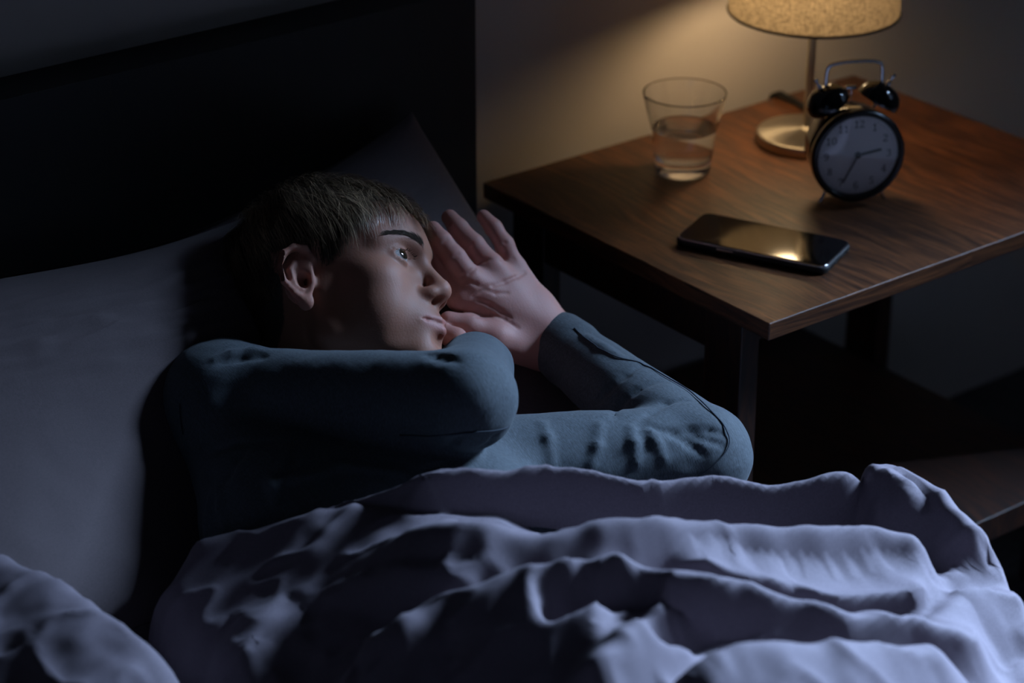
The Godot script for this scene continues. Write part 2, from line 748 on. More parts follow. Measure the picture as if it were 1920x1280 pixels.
# ------------------------------------------------------------------ nightstand
func make_nightstand() -> void:
	var o := Vector3(1.7135, 0, 0.243)
	var t := thing("nightstand", "brown wooden nightstand with an open lower shelf beside the bed", "nightstand", o)
	var top := rbox(Vector3(0.553, 0.018, 0.442), 0.0015, 2, Vector3(0, 0.511, 0))
	# the grain runs from the wall towards the room; edges show it lengthwise too
	for i in top.v.size():
		var p := top.v[i]
		if absf(absf(p.x) - 0.2765) < 0.0012:
			top.uv[i] = Vector2((p.y + p.x) * 1.7 + 0.3, p.z * 1.7)
		elif absf(absf(p.z) - 0.221) < 0.0012:
			top.uv[i] = Vector2((p.y * 3.0 + p.z) * 1.7, p.x * 1.7)
		else:
			top.uv[i] = Vector2(p.x * 1.75 + 0.5, p.z * 1.75 + 0.5)
	part("tabletop", top.mesh(), M.wood_top, t)
	for x in [-1.0, 1.0]:
		for z in [-1.0, 1.0]:
			part("leg", rbox(Vector3(0.024, 0.502, 0.052), 0.0015, 2).mesh(), M.wood, t, moved(x * 0.258, 0.251, z * 0.152))
		part("apron", rbox(Vector3(0.020, 0.045, 0.26), 0.0015, 1).mesh(), M.wood, t, moved(x * 0.258, 0.4795, 0))
	part("apron", rbox(Vector3(0.492, 0.030, 0.018), 0.0015, 1).mesh(), M.wood, t, moved(0, 0.487, 0.160))
	part("apron", rbox(Vector3(0.492, 0.030, 0.018), 0.0015, 1).mesh(), M.wood, t, moved(0, 0.487, -0.160))
	part("shelf", rbox(Vector3(0.50, 0.030, 0.47), 0.0015, 2).mesh(), M.wood, t, moved(-0.03, 0.187, 0.0))

# ------------------------------------------------------------------ lamp
func make_lamp() -> void:
	var o := Vector3(1.7925, 0.5205, 0.146)
	var t := thing("table_lamp", "lit table lamp with a linen shade and brushed steel stem and round foot", "lamp", o)
	part("base", lathe_mesh(PackedVector2Array([Vector2(0.001, 0), Vector2(0.055, 0), Vector2(0.0562, 0.001), Vector2(0.0562, 0.0095), Vector2(0.055, 0.0112), Vector2(0.053, 0.0122), Vector2(0.03, 0.0142), Vector2(0.007, 0.0158), Vector2(0.0065, 0.018), Vector2(0.001, 0.018)]), 72), M.brushed, t)
	part("stem", lathe_mesh(PackedVector2Array([Vector2(0.001, 0), Vector2(0.0048, 0), Vector2(0.0048, 0.180), Vector2(0.001, 0.180)]), 24), M.steel, t, moved(0, 0.016, 0))
	# the socket lies on its side, so the bulb points away from the room
	var lie := Transform3D(Basis(Vector3.BACK, PI / 2 + 0.1), Vector3(0.064, 0.199, 0.0))
	part("socket", lathe_mesh(PackedVector2Array([Vector2(0.001, 0), Vector2(0.014, 0), Vector2(0.0155, 0.006), Vector2(0.0155, 0.045), Vector2(0.001, 0.045)]), 24), M.black, t, lie)
	var y0 := 0.151
	var y1 := 0.325
	var r0 := 0.0925
	var r1 := 0.083
	var sh := Sheet.new()
	var n := 96
	for j in 13:
		for i in n + 1:
			var a := TAU * i / n
			var r := lerpf(r0, r1, j / 12.0)
			sh.vert(Vector3(cos(a) * r, lerpf(y0, y1, j / 12.0), sin(a) * r), Vector2(float(i) / n, j / 12.0))
	for j in 12:
		for i in n:
			var a := j * (n + 1) + i
			sh.quad(a, a + n + 1, a + n + 2, a + 1)
	var shade := part("shade", sh.mesh(), M.shade, t)
	var ring := []
	for k in 97:
		ring.append(Vector3(cos(TAU * k / 96) * r0, y0, sin(TAU * k / 96) * r0))
	part("rim", tube(PackedVector3Array(ring), PackedFloat32Array([0.0016]), 8, false).mesh(), plain(Color(0.20, 0.17, 0.14), 0.6), shade)
	for k in 97:
		ring[k] = Vector3(cos(TAU * k / 96) * r1, y1, sin(TAU * k / 96) * r1)
	part("rim", tube(PackedVector3Array(ring), PackedFloat32Array([0.0016]), 8, false).mesh(), plain(Color(0.20, 0.17, 0.14), 0.6), shade)
	var sp := Sheet.new()
	for k in 3:
		var a := TAU * k / 3 + 0.4
		sp.append(tube(PackedVector3Array([Vector3(0.01, 0.205, 0), Vector3(cos(a) * 0.0885, 0.235, sin(a) * 0.0885)]), PackedFloat32Array([0.0012]), 6))
	part("spider", sp.mesh(), M.steel, t)
	var bm := plain(Color(1, 0.9, 0.75), 0.4)
	bm.emission_enabled = true
	bm.emission = Color(1.0, 0.86, 0.63)
	bm.emission_energy_multiplier = 1.2
	part("bulb", lathe_mesh(PackedVector2Array([Vector2(0.001, -0.03), Vector2(0.012, -0.028), Vector2(0.014, -0.015), Vector2(0.022, 0.0), Vector2(0.025, 0.014), Vector2(0.021, 0.028), Vector2(0.010, 0.036), Vector2(0.001, 0.038)]), 32), bm, t, lie * moved(0, 0.074, 0))
	var l := OmniLight3D.new()
	l.name = "bulb_light"
	l.light_color = Color(1.0, 0.86, 0.66)
	l.light_energy = LAMP
	l.light_size = 0.03
	l.omni_range = 8.0
	l.omni_attenuation = 2.0
	l.shadow_enabled = true
	l.position = lie * Vector3(0, 0.082, 0)
	t.add_child(l)
	# flat black cord: out of the foot, off the back of the table and down the wall
	var c := curve([Vector3(0.030, 0.006, -0.040), Vector3(0.055, 0.005, -0.050), Vector3(0.0655, 0.005, -0.075), Vector3(0.070, 0.005, -0.105), Vector3(0.071, 0.003, -0.122), Vector3(0.070, -0.02, -0.1335), Vector3(0.06, -0.15, -0.1345), Vector3(0.075, -0.27, -0.130), Vector3(0.065, -0.36, -0.1345), Vector3(0.10, -0.48, -0.1345), Vector3(0.40, -0.512, -0.10)], 10)
	part("cord", tube(c, PackedFloat32Array([0.0040]), 10).mesh(), M.rubber, t)

# ------------------------------------------------------------------ glass of water
func make_glass() -> void:
	var o := Vector3(1.6245, 0.5205, 0.129)
	var pr := PackedVector2Array()
	for q in [[0.0002, 0.0], [0.024, 0.0], [0.0275, 0.0006], [0.0292, 0.0025], [0.0300, 0.006], [0.0312, 0.018], [0.0355, 0.05], [0.0446, 0.0885], [0.0447, 0.0895], [0.0440, 0.0902], [0.0432, 0.0895], [0.0430, 0.0885], [0.0338, 0.05], [0.0293, 0.0215], [0.0275, 0.0175], [0.0235, 0.0155], [0.012, 0.0148], [0.0002, 0.0146]]:
		pr.append(Vector2(q[0], q[1]))
	var g := thing("drinking_glass", "clear tapered tumbler with a thick foot, half full of water, on the nightstand", "glass", o)
	part("glass_body", lathe_mesh(pr, 96), M.glass, g)
	var w := thing("water", "clear water half filling the tumbler on the nightstand", "water", o)
	var wp := PackedVector2Array()
	for q in [[0.0002, 0.0144], [0.012, 0.0146], [0.0237, 0.0153], [0.0278, 0.0174], [0.0296, 0.0215], [0.0341, 0.0495], [0.0343, 0.0508], [0.0332, 0.0502], [0.030, 0.0500], [0.015, 0.0500], [0.0002, 0.0500]]:
		wp.append(Vector2(q[0], q[1]))
	part("water_body", lathe_mesh(wp, 96), M.water, w)

# ------------------------------------------------------------------ alarm clock
func make_clock() -> void:
	var t := thing("alarm_clock", "black twin bell alarm clock with a pale dial on the nightstand", "clock", Vector3(1.713, 0.52, 0.290))
	t.rotation.y = deg_to_rad(-27)
	var lean := Node3D.new()
	var bx := Basis(Vector3.RIGHT, deg_to_rad(-0.5))
	var c := Vector3(0, 0.056, 0)
	# discs are turned round y, then laid so that their axis is z
	var face := Transform3D(bx * Basis(Vector3.RIGHT, PI / 2), c)
	lean.free()
	var cs := Transform3D(bx, c)
	part("case", lathe_mesh(PackedVector2Array([Vector2(0.001, -0.026), Vector2(0.030, -0.026), Vector2(0.041, -0.024), Vector2(0.0445, -0.019), Vector2(0.0455, 0.0), Vector2(0.0455, 0.020), Vector2(0.001, 0.020)]), 72), M.gloss_black, t, face)
	part("bezel", lathe_mesh(PackedVector2Array([Vector2(0.0425, 0.0195), Vector2(0.0425, 0.0215), Vector2(0.0432, 0.0255), Vector2(0.0450, 0.0275), Vector2(0.0475, 0.0272), Vector2(0.0495, 0.0250), Vector2(0.0500, 0.0215), Vector2(0.0495, 0.0180), Vector2(0.0475, 0.0165), Vector2(0.0455, 0.0162)]), 96), M.black, t, face)
	var dial := part("dial", lathe_mesh(PackedVector2Array([Vector2(0.0003, 0.0214), Vector2(0.0428, 0.0214)]), 72), M.dial, t, face)
	var font := SystemFont.new()
	font.font_names = PackedStringArray(["Droid Serif"])
	for k in 12:
		var a := TAU * (k + 1) / 12
		var tm := TextMesh.new()
		tm.text = str(k + 1)
		tm.font = font
		tm.font_size = 64
		tm.pixel_size = 0.00017
		tm.depth = 0.0003
		part("numeral", tm, M.print, dial, face.affine_inverse() * cs * moved(sin(a) * 0.0335, cos(a) * 0.0335, 0.0216))
	var tk := Sheet.new()
	for k in 60:
		var a := TAU * k / 60
		var l := 0.0016 if k % 5 else 0.0026
		tk.append(rbox(Vector3(0.00035, l, 0.0003), 0.0001, 1), Transform3D(Basis(Vector3.BACK, -a), Vector3(sin(a), cos(a), 0) * 0.0398 + Vector3(0, 0, 0.0216)))
	part("minute_track", tk.mesh(), M.print, dial, face.affine_inverse() * cs)
	var hh := Basis(Vector3.BACK, -deg_to_rad(79))
	part("hour_hand", rbox(Vector3(0.0026, 0.028, 0.0005), 0.0002, 1, Vector3(0, 0.0115, 0)).mesh(), M.print, t, cs * Transform3D(hh, Vector3(0, 0, 0.0226)))
	var mh := Basis(Vector3.BACK, -deg_to_rad(207))
	part("minute_hand", rbox(Vector3(0.0017, 0.036, 0.0005), 0.0002, 1, Vector3(0, 0.0145, 0)).mesh(), M.print, t, cs * Transform3D(mh, Vector3(0, 0, 0.0232)))
	part("hand_hub", lathe_mesh(PackedVector2Array([Vector2(0.0002, 0.0215), Vector2(0.0032, 0.0215), Vector2(0.0032, 0.0238), Vector2(0.0022, 0.0243), Vector2(0.0002, 0.0244)]), 24), M.print, t, face)
	part("lens", lathe_mesh(PackedVector2Array([Vector2(0.0003, 0.0262), Vector2(0.022, 0.0258), Vector2(0.0434, 0.0250)]), 64), M.pane, t, face)
	# two bells on posts, a hammer between them, a carrying handle
	for s in [-1.0, 1.0]:
		var tilt := bx * Basis(Vector3.BACK, -s * deg_to_rad(30))
		var bp := cs * Vector3(s * 0.0300, 0.0555, -0.002)
		var b := part("bell", lathe_mesh(PackedVector2Array([Vector2(0.0225, -0.0085), Vector2(0.0232, -0.008), Vector2(0.0230, -0.005), Vector2(0.0218, 0.0), Vector2(0.0185, 0.0055), Vector2(0.0125, 0.0098), Vector2(0.006, 0.0115), Vector2(0.0002, 0.012), ]), 56), M.gloss_black, t, Transform3D(tilt, bp))
		part("bell_post", lathe_mesh(PackedVector2Array([Vector2(0.0002, -0.016), Vector2(0.0016, -0.016), Vector2(0.0016, 0.013), Vector2(0.0030, 0.0132), Vector2(0.0030, 0.0150), Vector2(0.0016, 0.0153), Vector2(0.0016, 0.0205), Vector2(0.0024, 0.021), Vector2(0.0024, 0.0245), Vector2(0.0002, 0.025)]), 20), M.chrome, b)
		part("foot", tube(curve([Vector3(s * 0.026, 0.020, 0.010), Vector3(s * 0.031, 0.010, 0.012), Vector3(s * 0.035, 0.0022, 0.013)], 6), PackedFloat32Array([0.0018]), 10).mesh(), M.chrome, t)
	part("foot", tube(PackedVector3Array([Vector3(0, 0.020, -0.020), Vector3(0, 0.002, -0.026)]), PackedFloat32Array([0.0018]), 10).mesh(), M.chrome, t)
	var hp := []
	for q in [[-0.0300, 0.062, 0], [-0.0298, 0.079, 0], [-0.0285, 0.0868, 0], [-0.0240, 0.0905, 0], [-0.010, 0.0925, 0], [0.010, 0.0925, 0], [0.0240, 0.0905, 0], [0.0285, 0.0868, 0], [0.0298, 0.079, 0], [0.0300, 0.062, 0]]:
		hp.append(Vector3(q[0], q[1], q[2] - 0.004))
	part("handle", tube(curve(hp, 8), PackedFloat32Array([0.0020]), 12).mesh(), M.chrome, t, cs)
	var hm := tube(PackedVector3Array([Vector3(-0.003, 0.044, -0.002), Vector3(-0.003, 0.0635, -0.002)]), PackedFloat32Array([0.0008]), 8)
	hm.append(tube(PackedVector3Array([Vector3(-0.0085, 0.0655, -0.002), Vector3(0.0015, 0.0655, -0.002)]), PackedFloat32Array([0.0024]), 12))
	part("hammer", hm.mesh(), M.chrome, t, cs)
	part("hammer_slot", rbox(Vector3(0.015, 0.0016, 0.006), 0.0006, 1).mesh(), M.steel, t, cs * moved(0, 0.0455, 0.004))

# ------------------------------------------------------------------ phone
func slab(w: float, h: float, d: float, corner: float, r: float) -> Sheet:
	# flat slab w x d in plan with rounded corners, thickness h, edges rounded by r
	var s := Sheet.new()
	var rings := [[r, 0.0], [r * 0.3, r * 0.3], [0.0, r], [0.0, h - r], [r * 0.3, h - r * 0.3], [r, h]]
	var n := 0
	for q in rings:
		n = 0
		for k in 4:
			var cx := (w / 2 - corner) * (1 if k == 0 or k == 3 else -1)
			var cz := (d / 2 - corner) * (1 if k < 2 else -1)
			for i in 9:
				var a: float = PI / 2 * (k + i / 8.0)
				s.vert(Vector3(cx + cos(a) * (corner - q[0]), q[1], cz + sin(a) * (corner - q[0])))
				n += 1
	for j in rings.size() - 1:
		for i in n:
			var a := j * n + i
			var b := j * n + (i + 1) % n
			s.quad(a, b, b + n, a + n)
	var e := s.vert(Vector3(0, 0, 0))
	var g := s.vert(Vector3(0, h, 0))
	var l := (rings.size() - 1) * n
	for i in n:
		s.tri(e, (i + 1) % n, i)
		s.tri(g, l + i, l + (i + 1) % n)
	return s

func make_phone() -> void:
	var t := thing("smartphone", "black smartphone lying screen up on the nightstand in front of the clock", "phone", Vector3(1.553, 0.5205, 0.331))
	t.rotation.y = deg_to_rad(-65.5)
	part("phone_case", slab(0.162, 0.0088, 0.0755, 0.011, 0.0035).mesh(), M.rubber, t)
	part("metal_band", slab(0.1595, 0.0030, 0.0735, 0.010, 0.001).mesh(), M.chrome, t, moved(0, 0.0062, 0))
	part("screen", slab(0.1565, 0.0020, 0.0705, 0.009, 0.0006).mesh(), M.gloss_black, t, moved(0, 0.0078, 0))
	part("side_button", rbox(Vector3(0.018, 0.0022, 0.0012), 0.0005, 1).mesh(), M.chrome, t, moved(-0.025, 0.0058, 0.0378))
	part("charging_port", rbox(Vector3(0.0010, 0.0026, 0.0090), 0.0004, 1).mesh(), M.gloss_black, t, moved(0.0811, 0.0046, 0.0))
	for z in [-0.018, 0.014, 0.0185, 0.023]:
		part("port_hole", rbox(Vector3(0.0010, 0.0018, 0.0022), 0.0004, 1).mesh(), M.gloss_black, t, moved(0.0811, 0.0046, z))

# ------------------------------------------------------------------ pillow
func pillow_point(u: float, v: float, top: bool) -> Vector3:
	# u along the headboard, v from the mattress side (-1) to the headboard side (+1)
	var hw := 0.41
	var pin := 0.035
	var e := (1.0 - pow(absf(u), 3.0)) 
	var g := (1.0 - pow(absf(v), 3.0))
	var x := 0.893 + u * (hw - (pin if u < 0 else -0.035) * (1.0 - v * v))
	var w := v * (1.0 - 0.07 * (1.0 - u * u))
	# spine of the pillow in (z, y), leaning on the headboard
	var q := clampf((w + 1.0) / 2.0, 0, 1)
	var a := Vector2(0.42, 0.412)
	var b := Vector2(0.29, 0.425)
	var c := Vector2(0.14, 0.50)
	var d := Vector2(0.105 - 0.022 * pow(absf(u), 2.4), 0.606 + 0.042 * pow(absf(u), 2.4) + 0.016 * smoothstep(0.3, -0.3, u))
	var p := a.bezier_interpolate(b, c, d, q)
	var dq := a.bezier_derivative(b, c, d, q).normalized()
	var nrm := Vector2(-dq.y, dq.x)
	if nrm.y < 0:
		nrm = -nrm
	var th := 0.085 * sqrt(maxf(e, 0.0)) * sqrt(maxf(g, 0.0)) + 0.0015
	var out := p + nrm * (th if top else -th * 0.35)
	return Vector3(x, out.y, out.x)

func make_pillow() -> void:
	var t := thing("pillow", "mauve grey pillow under the person's head, leaning on the headboard", "pillow", Vector3(0.893, 0.41, 0.28))
	var s := Sheet.new()
	var nu := 150
	var nv := 100
	var fz := FastNoiseLite.new()
	fz.seed = 11
	fz.frequency = 1.0
	fz.fractal_octaves = 3
	for side in 2:
		var base := s.v.size()
		for j in nv + 1:
			for i in nu + 1:
				var u := sin((i * 2.0 / nu - 1.0) * PI / 2)
				var v := sin((j * 2.0 / nv - 1.0) * PI / 2)
				u = lerpf(u, i * 2.0 / nu - 1.0, 0.6)
				v = lerpf(v, j * 2.0 / nv - 1.0, 0.6)
				var p := pillow_point(u, v, side == 0)
				if side == 0:
					# the head and the shoulder press it in
					var d := (p - Vector3(1.12, 0.50, 0.20)).length()
					p.y -= 0.05 * exp(-d * d / 0.010)
					d = (p - Vector3(0.93, 0.47, 0.36)).length()
					p.y -= 0.075 * exp(-d * d / 0.022)
					var edge := (1.0 - absf(v)) * (1.0 - absf(u))
					# creases gather along the headboard edge and in the corner
					var cr := 1.0 - absf(fz.get_noise_3d(p.x * 4.0 - v * 2.0, v * 7.0 + p.x * 3.0, 0.0))
					p.y += 0.007 * pow(cr, 3.0) * exp(-pow((v - 0.62) / 0.28, 2.0)) * smoothstep(0.0, 0.05, edge)
					p.y += 0.004 * fz.get_noise_3d(p.x * 7.0, p.z * 7.0, 3.0) * smoothstep(0.0, 0.2, edge)
				s.vert(p - t.position, Vector2(u, v))
		for j in nv:
			for i in nu:
				var a := base + j * (nu + 1) + i
				if side == 0:
					s.quad(a, a + nu + 1, a + nu + 2, a + 1)
				else:
					s.quad(a, a + 1, a + nu + 2, a + nu + 1)
	part("pillowcase", s.mesh(), M.pillow, t)

# ------------------------------------------------------------------ duvet
var crest_p: Array = []
var crest_w: Array = []
func crest(points: Array, front: float, back: float, valley := false, lean := 0.006) -> void:
	# a fold of the duvet: its crest (or the bottom of a hollow) through points; front is its width towards the foot of the bed, back towards the head; lean is how far its top hangs over
	crest_p.append(points)
	crest_w.append([front, back, valley, lean])

var outline := PackedVector2Array()
var duvet_a: FastNoiseLite
var duvet_b: FastNoiseLite
class Folds:
	# the crests laid out as plain segments; every row of the duvet works on a copy of its own
	var a := PackedVector2Array()
	var ab := PackedVector2Array()
	var perp := PackedVector2Array()
	var n := PackedFloat32Array()      # per segment: 1 / length squared, height at its start and end
	var first := PackedInt32Array()    # per crest: its first segment
	var w := PackedFloat32Array()      # per crest: front, back, is a valley, lean
	var rim := PackedVector2Array()
	func copy() -> Folds:
		var c := Folds.new()
		c.a = a.duplicate()
		c.ab = ab.duplicate()
		c.perp = perp.duplicate()
		c.n = n.duplicate()
		c.first = first.duplicate()
		c.w = w.duplicate()
		c.rim = rim.duplicate()
		return c
	func inside(p: Vector2) -> float:
		# distance from the outline, positive inside
		var d := 9.0
		var odd := false
		for i in rim.size() - 1:
			var u := rim[i]
			var v := rim[i + 1] - u
			var h := clampf((p - u).dot(v) / v.length_squared(), 0, 1)
			d = minf(d, p.distance_squared_to(u + v * h))
			if (u.y > p.y) != (rim[i + 1].y > p.y) and p.x < u.x + v.x * (p.y - u.y) / v.y:
				odd = not odd
		return sqrt(d) if odd else -sqrt(d)
	func point(p: Vector2) -> Vector3:
		# the duvet over the bed plan point p; folds lean over towards the foot of the bed
		var g := (p.x - 0.965) / 0.15
		var y := 0.425 + lerpf(0.105, 0.075, smoothstep(0.58, 0.80, p.y)) * exp(-g * g)
		var off := Vector2.ZERO
		for k in first.size() - 1:
			var best := 1.0
			var at := -1
			var t := 0.0
			for i in range(first[k], first[k + 1]):
				var r := p - a[i]
				var h := clampf(r.dot(ab[i]) * n[i * 3], 0, 1)
				var d := (r - ab[i] * h).length_squared()
				if d < best:
					best = d
					at = i
					t = h
			best = sqrt(best)
			var front := ab[at].cross(p - a[at]) > 0
			var wd := w[k * 4] if front else w[k * 4 + 1]
			if best >= wd:
				continue
			var valley := w[k * 4 + 2] > 0.5
			var along := (at - first[k] + t) / (first[k + 1] - first[k])
			var ends := smoothstep(0.0, 0.16, along) * smoothstep(1.0, 0.86, along)
			var q := (0.5 + 0.5 * cos(PI * best / wd)) * ends
			if front and not valley:
				q = clampf(1.18 - sqrt(best * best / (wd * wd) * 1.39 + 0.0324), 0, 1) * ends
			var c := lerpf(y, lerpf(n[at * 3 + 1], n[at * 3 + 2], t), q)
			if valley:
				y = minf(y, c)
			elif c > y:
				y = c
				off = off.lerp(perp[at] * w[k * 4 + 3], q)
		return Vector3(p.x + off.x, y, p.y + off.y)

func lay_folds() -> Folds:
	var f := Folds.new()
	for k in crest_p.size():
		var pts: Array = crest_p[k]
		f.first.append(f.a.size())
		f.w.append_array([crest_w[k][0], crest_w[k][1], 1.0 if crest_w[k][2] else 0.0, crest_w[k][3]])
		for i in pts.size() - 1:
			var a := Vector2(pts[i].x, pts[i].z)
			var ab := Vector2(pts[i + 1].x, pts[i + 1].z) - a
			var perp := Vector2(-ab.y, ab.x).normalized()
			f.a.append(a - perp * (0.0 if crest_w[k][2] else float(crest_w[k][3])))
			f.ab.append(ab)
			f.perp.append(perp)
			f.n.append_array([1.0 / ab.length_squared(), pts[i].y, pts[i + 1].y])
	f.first.append(f.a.size())
	f.rim = outline
	return f

func make_duvet() -> void:
	var t := thing("duvet", "rumpled lavender grey duvet drawn up to the person's chest", "duvet", Vector3(0.9, 0.41, 1.2))
	duvet_a = FastNoiseLite.new()
	duvet_a.seed = 3
	duvet_a.frequency = 1.0
	duvet_a.fractal_octaves = 3
	duvet_b = FastNoiseLite.new()
	duvet_b.seed = 8
	duvet_b.frequency = 1.0
	duvet_b.fractal_octaves = 2
	for q in [[-0.5, 0.40], [0.5, 0.36], [0.66, 0.315], [0.705, 0.345], [0.730, 0.43], [0.745, 0.545], [0.752, 0.62], [0.758, 0.66], [0.765, 0.60], [0.770, 0.50], [0.79, 0.42], [0.845, 0.400], [0.913, 0.465], [0.97, 0.532], [1.02, 0.560], [1.067, 0.578], [1.096, 0.600], [1.138, 0.615], [1.2, 0.628], [1.25, 0.645], [1.306, 0.668], [1.345, 0.690], [1.40, 0.720], [1.60, 0.76], [1.60, 2.4], [-0.5, 2.4], [-0.5, 0.40]]:
		outline.append(Vector2(q[0], q[1]))
	crest([Vector3(0.825, 0.445, 0.430), Vector3(0.870, 0.475, 0.432), Vector3(0.910, 0.503, 0.463), Vector3(0.930, 0.525, 0.498), Vector3(0.947, 0.540, 0.520), Vector3(0.970, 0.560, 0.563), Vector3(1.009, 0.560, 0.582), Vector3(1.062, 0.555, 0.605), Vector3(1.093, 0.550, 0.622), Vector3(1.127, 0.535, 0.643), Vector3(1.187, 0.530, 0.662), Vector3(1.229, 0.515, 0.683), Vector3(1.286, 0.515, 0.706), Vector3(1.33, 0.510, 0.722), Vector3(1.37, 0.50, 0.735)], 0.027, 0.05, false, 0.019)
	crest([Vector3(1.325, 0.505, 0.690), Vector3(1.338, 0.515, 0.725), Vector3(1.342, 0.512, 0.765), Vector3(1.335, 0.505, 0.80), Vector3(1.33, 0.49, 0.84)], 0.05, 0.05)
	crest([Vector3(1.310, 0.500, 0.703), Vector3(1.322, 0.510, 0.711), Vector3(1.330, 0.515, 0.725), Vector3(1.353, 0.505, 0.736), Vector3(1.375, 0.490, 0.756), Vector3(1.42, 0.480, 0.76)], 0.07, 0.07)
	crest([Vector3(0.872, 0.460, 0.491), Vector3(0.909, 0.490, 0.529), Vector3(0.920, 0.520, 0.571), Vector3(0.932, 0.550, 0.614), Vector3(0.948, 0.560, 0.640), Vector3(0.971, 0.555, 0.667), Vector3(0.996, 0.555, 0.694), Vector3(1.024, 0.565, 0.712), Vector3(1.072, 0.560, 0.733), Vector3(1.133, 0.545, 0.753), Vector3(1.194, 0.530, 0.778), Vector3(1.240, 0.520, 0.790), Vector3(1.268, 0.512, 0.808), Vector3(1.288, 0.495, 0.826), Vector3(1.296, 0.46, 0.85)], 0.05, 0.055, false, 0.0)
	crest([Vector3(1.052, 0.535, 0.750), Vector3(1.084, 0.540, 0.769), Vector3(1.108, 0.525, 0.792), Vector3(1.141, 0.510, 0.807), Vector3(1.167, 0.505, 0.827), Vector3(1.230, 0.495, 0.847), Vector3(1.276, 0.495, 0.842)], 0.024, 0.05, false, 0.014)
	crest([Vector3(0.853, 0.450, 0.525), Vector3(0.878, 0.480, 0.536), Vector3(0.890, 0.510, 0.582), Vector3(0.906, 0.530, 0.620), Vector3(0.927, 0.540, 0.650), Vector3(0.944, 0.545, 0.679)], 0.035, 0.04)
	crest([Vector3(0.808, 0.470, 0.640), Vector3(0.827, 0.510, 0.674), Vector3(0.854, 0.535, 0.694), Vector3(0.886, 0.550, 0.706), Vector3(0.911, 0.565, 0.728), Vector3(0.931, 0.575, 0.741), Vector3(0.960, 0.585, 0.766), Vector3(0.973, 0.587, 0.775), Vector3(0.999, 0.580, 0.803)], 0.10, 0.06, false, 0.0)
	crest([Vector3(0.960, 0.585, 0.766), Vector3(0.973, 0.587, 0.775), Vector3(0.999, 0.580, 0.803), Vector3(1.035, 0.570, 0.831), Vector3(1.061, 0.560, 0.844), Vector3(1.089, 0.545, 0.858), Vector3(1.124, 0.530, 0.877), Vector3(1.178, 0.510, 0.893), Vector3(1.228, 0.490, 0.915), Vector3(1.264, 0.480, 0.941)], 0.032, 0.06, false, 0.012)
	crest([Vector3(0.876, 0.550, 0.850), Vector3(0.912, 0.565, 0.847), Vector3(0.955, 0.570, 0.837), Vector3(0.980, 0.570, 0.832), Vector3(1.000, 0.560, 0.822), Vector3(1.02, 0.53, 0.80)], 0.05, 0.04)
	crest([Vector3(0.923, 0.550, 0.898), Vector3(0.933, 0.565, 0.907), Vector3(0.952, 0.575, 0.909), Vector3(0.986, 0.575, 0.911), Vector3(1.016, 0.570, 0.918), Vector3(1.071, 0.550, 0.929), Vector3(1.146, 0.520, 0.936), Vector3(1.242, 0.490, 0.959)], 0.07, 0.05)
	crest([Vector3(0.777, 0.450, 0.531), Vector3(0.786, 0.465, 0.547), Vector3(0.805, 0.475, 0.561), Vector3(0.827, 0.480, 0.556), Vector3(0.861, 0.485, 0.545)], 0.05, 0.05)
	crest([Vector3(1.191, 0.490, 0.885), Vector3(1.280, 0.475, 0.855), Vector3(1.309, 0.470, 0.857), Vector3(1.350, 0.455, 0.869)], 0.05, 0.04)
	crest([Vector3(1.30, 0.470, 0.80), Vector3(1.34, 0.470, 0.812), Vector3(1.375, 0.465, 0.825), Vector3(1.42, 0.45, 0.83)], 0.06, 0.05)
	crest([Vector3(0.56, 0.490, 0.345), Vector3(0.63, 0.500, 0.350), Vector3(0.678, 0.505, 0.380), Vector3(0.698, 0.505, 0.455), Vector3(0.713, 0.495, 0.545), Vector3(0.719, 0.480, 0.593)], 0.17, 0.075, false, 0.0)
	crest([Vector3(0.956, 0.510, 0.830), Vector3(0.988, 0.515, 0.830), Vector3(1.021, 0.520, 0.835), Vector3(1.053, 0.520, 0.842), Vector3(1.068, 0.525, 0.853), Vector3(1.096, 0.520, 0.865), Vector3(1.113, 0.515, 0.884)], 0.02, 0.02, true)
	crest([Vector3(0.919, 0.500, 0.766), Vector3(0.947, 0.515, 0.776), Vector3(0.979, 0.525, 0.782), Vector3(1.000, 0.540, 0.792), Vector3(1.008, 0.550, 0.806)], 0.02, 0.02, true)
	# fine where the photograph looks, coarse towards the far side and the foot of the bed
	var xs := PackedFloat32Array()
	var zs := PackedFloat32Array()
	for i in 43:
		xs.append(-0.36 + i * 0.02)
	for i in 241:
		xs.append(0.5 + i * 0.004)
	for i in 205:
		zs.append(0.30 + i * 0.004)
	for i in 55:
		zs.append(1.12 + i * 0.02)
	var nx := xs.size() - 1
	var nz := zs.size() - 1
	var rows := []
	rows.resize(nz + 1)
	var folds := lay_folds()
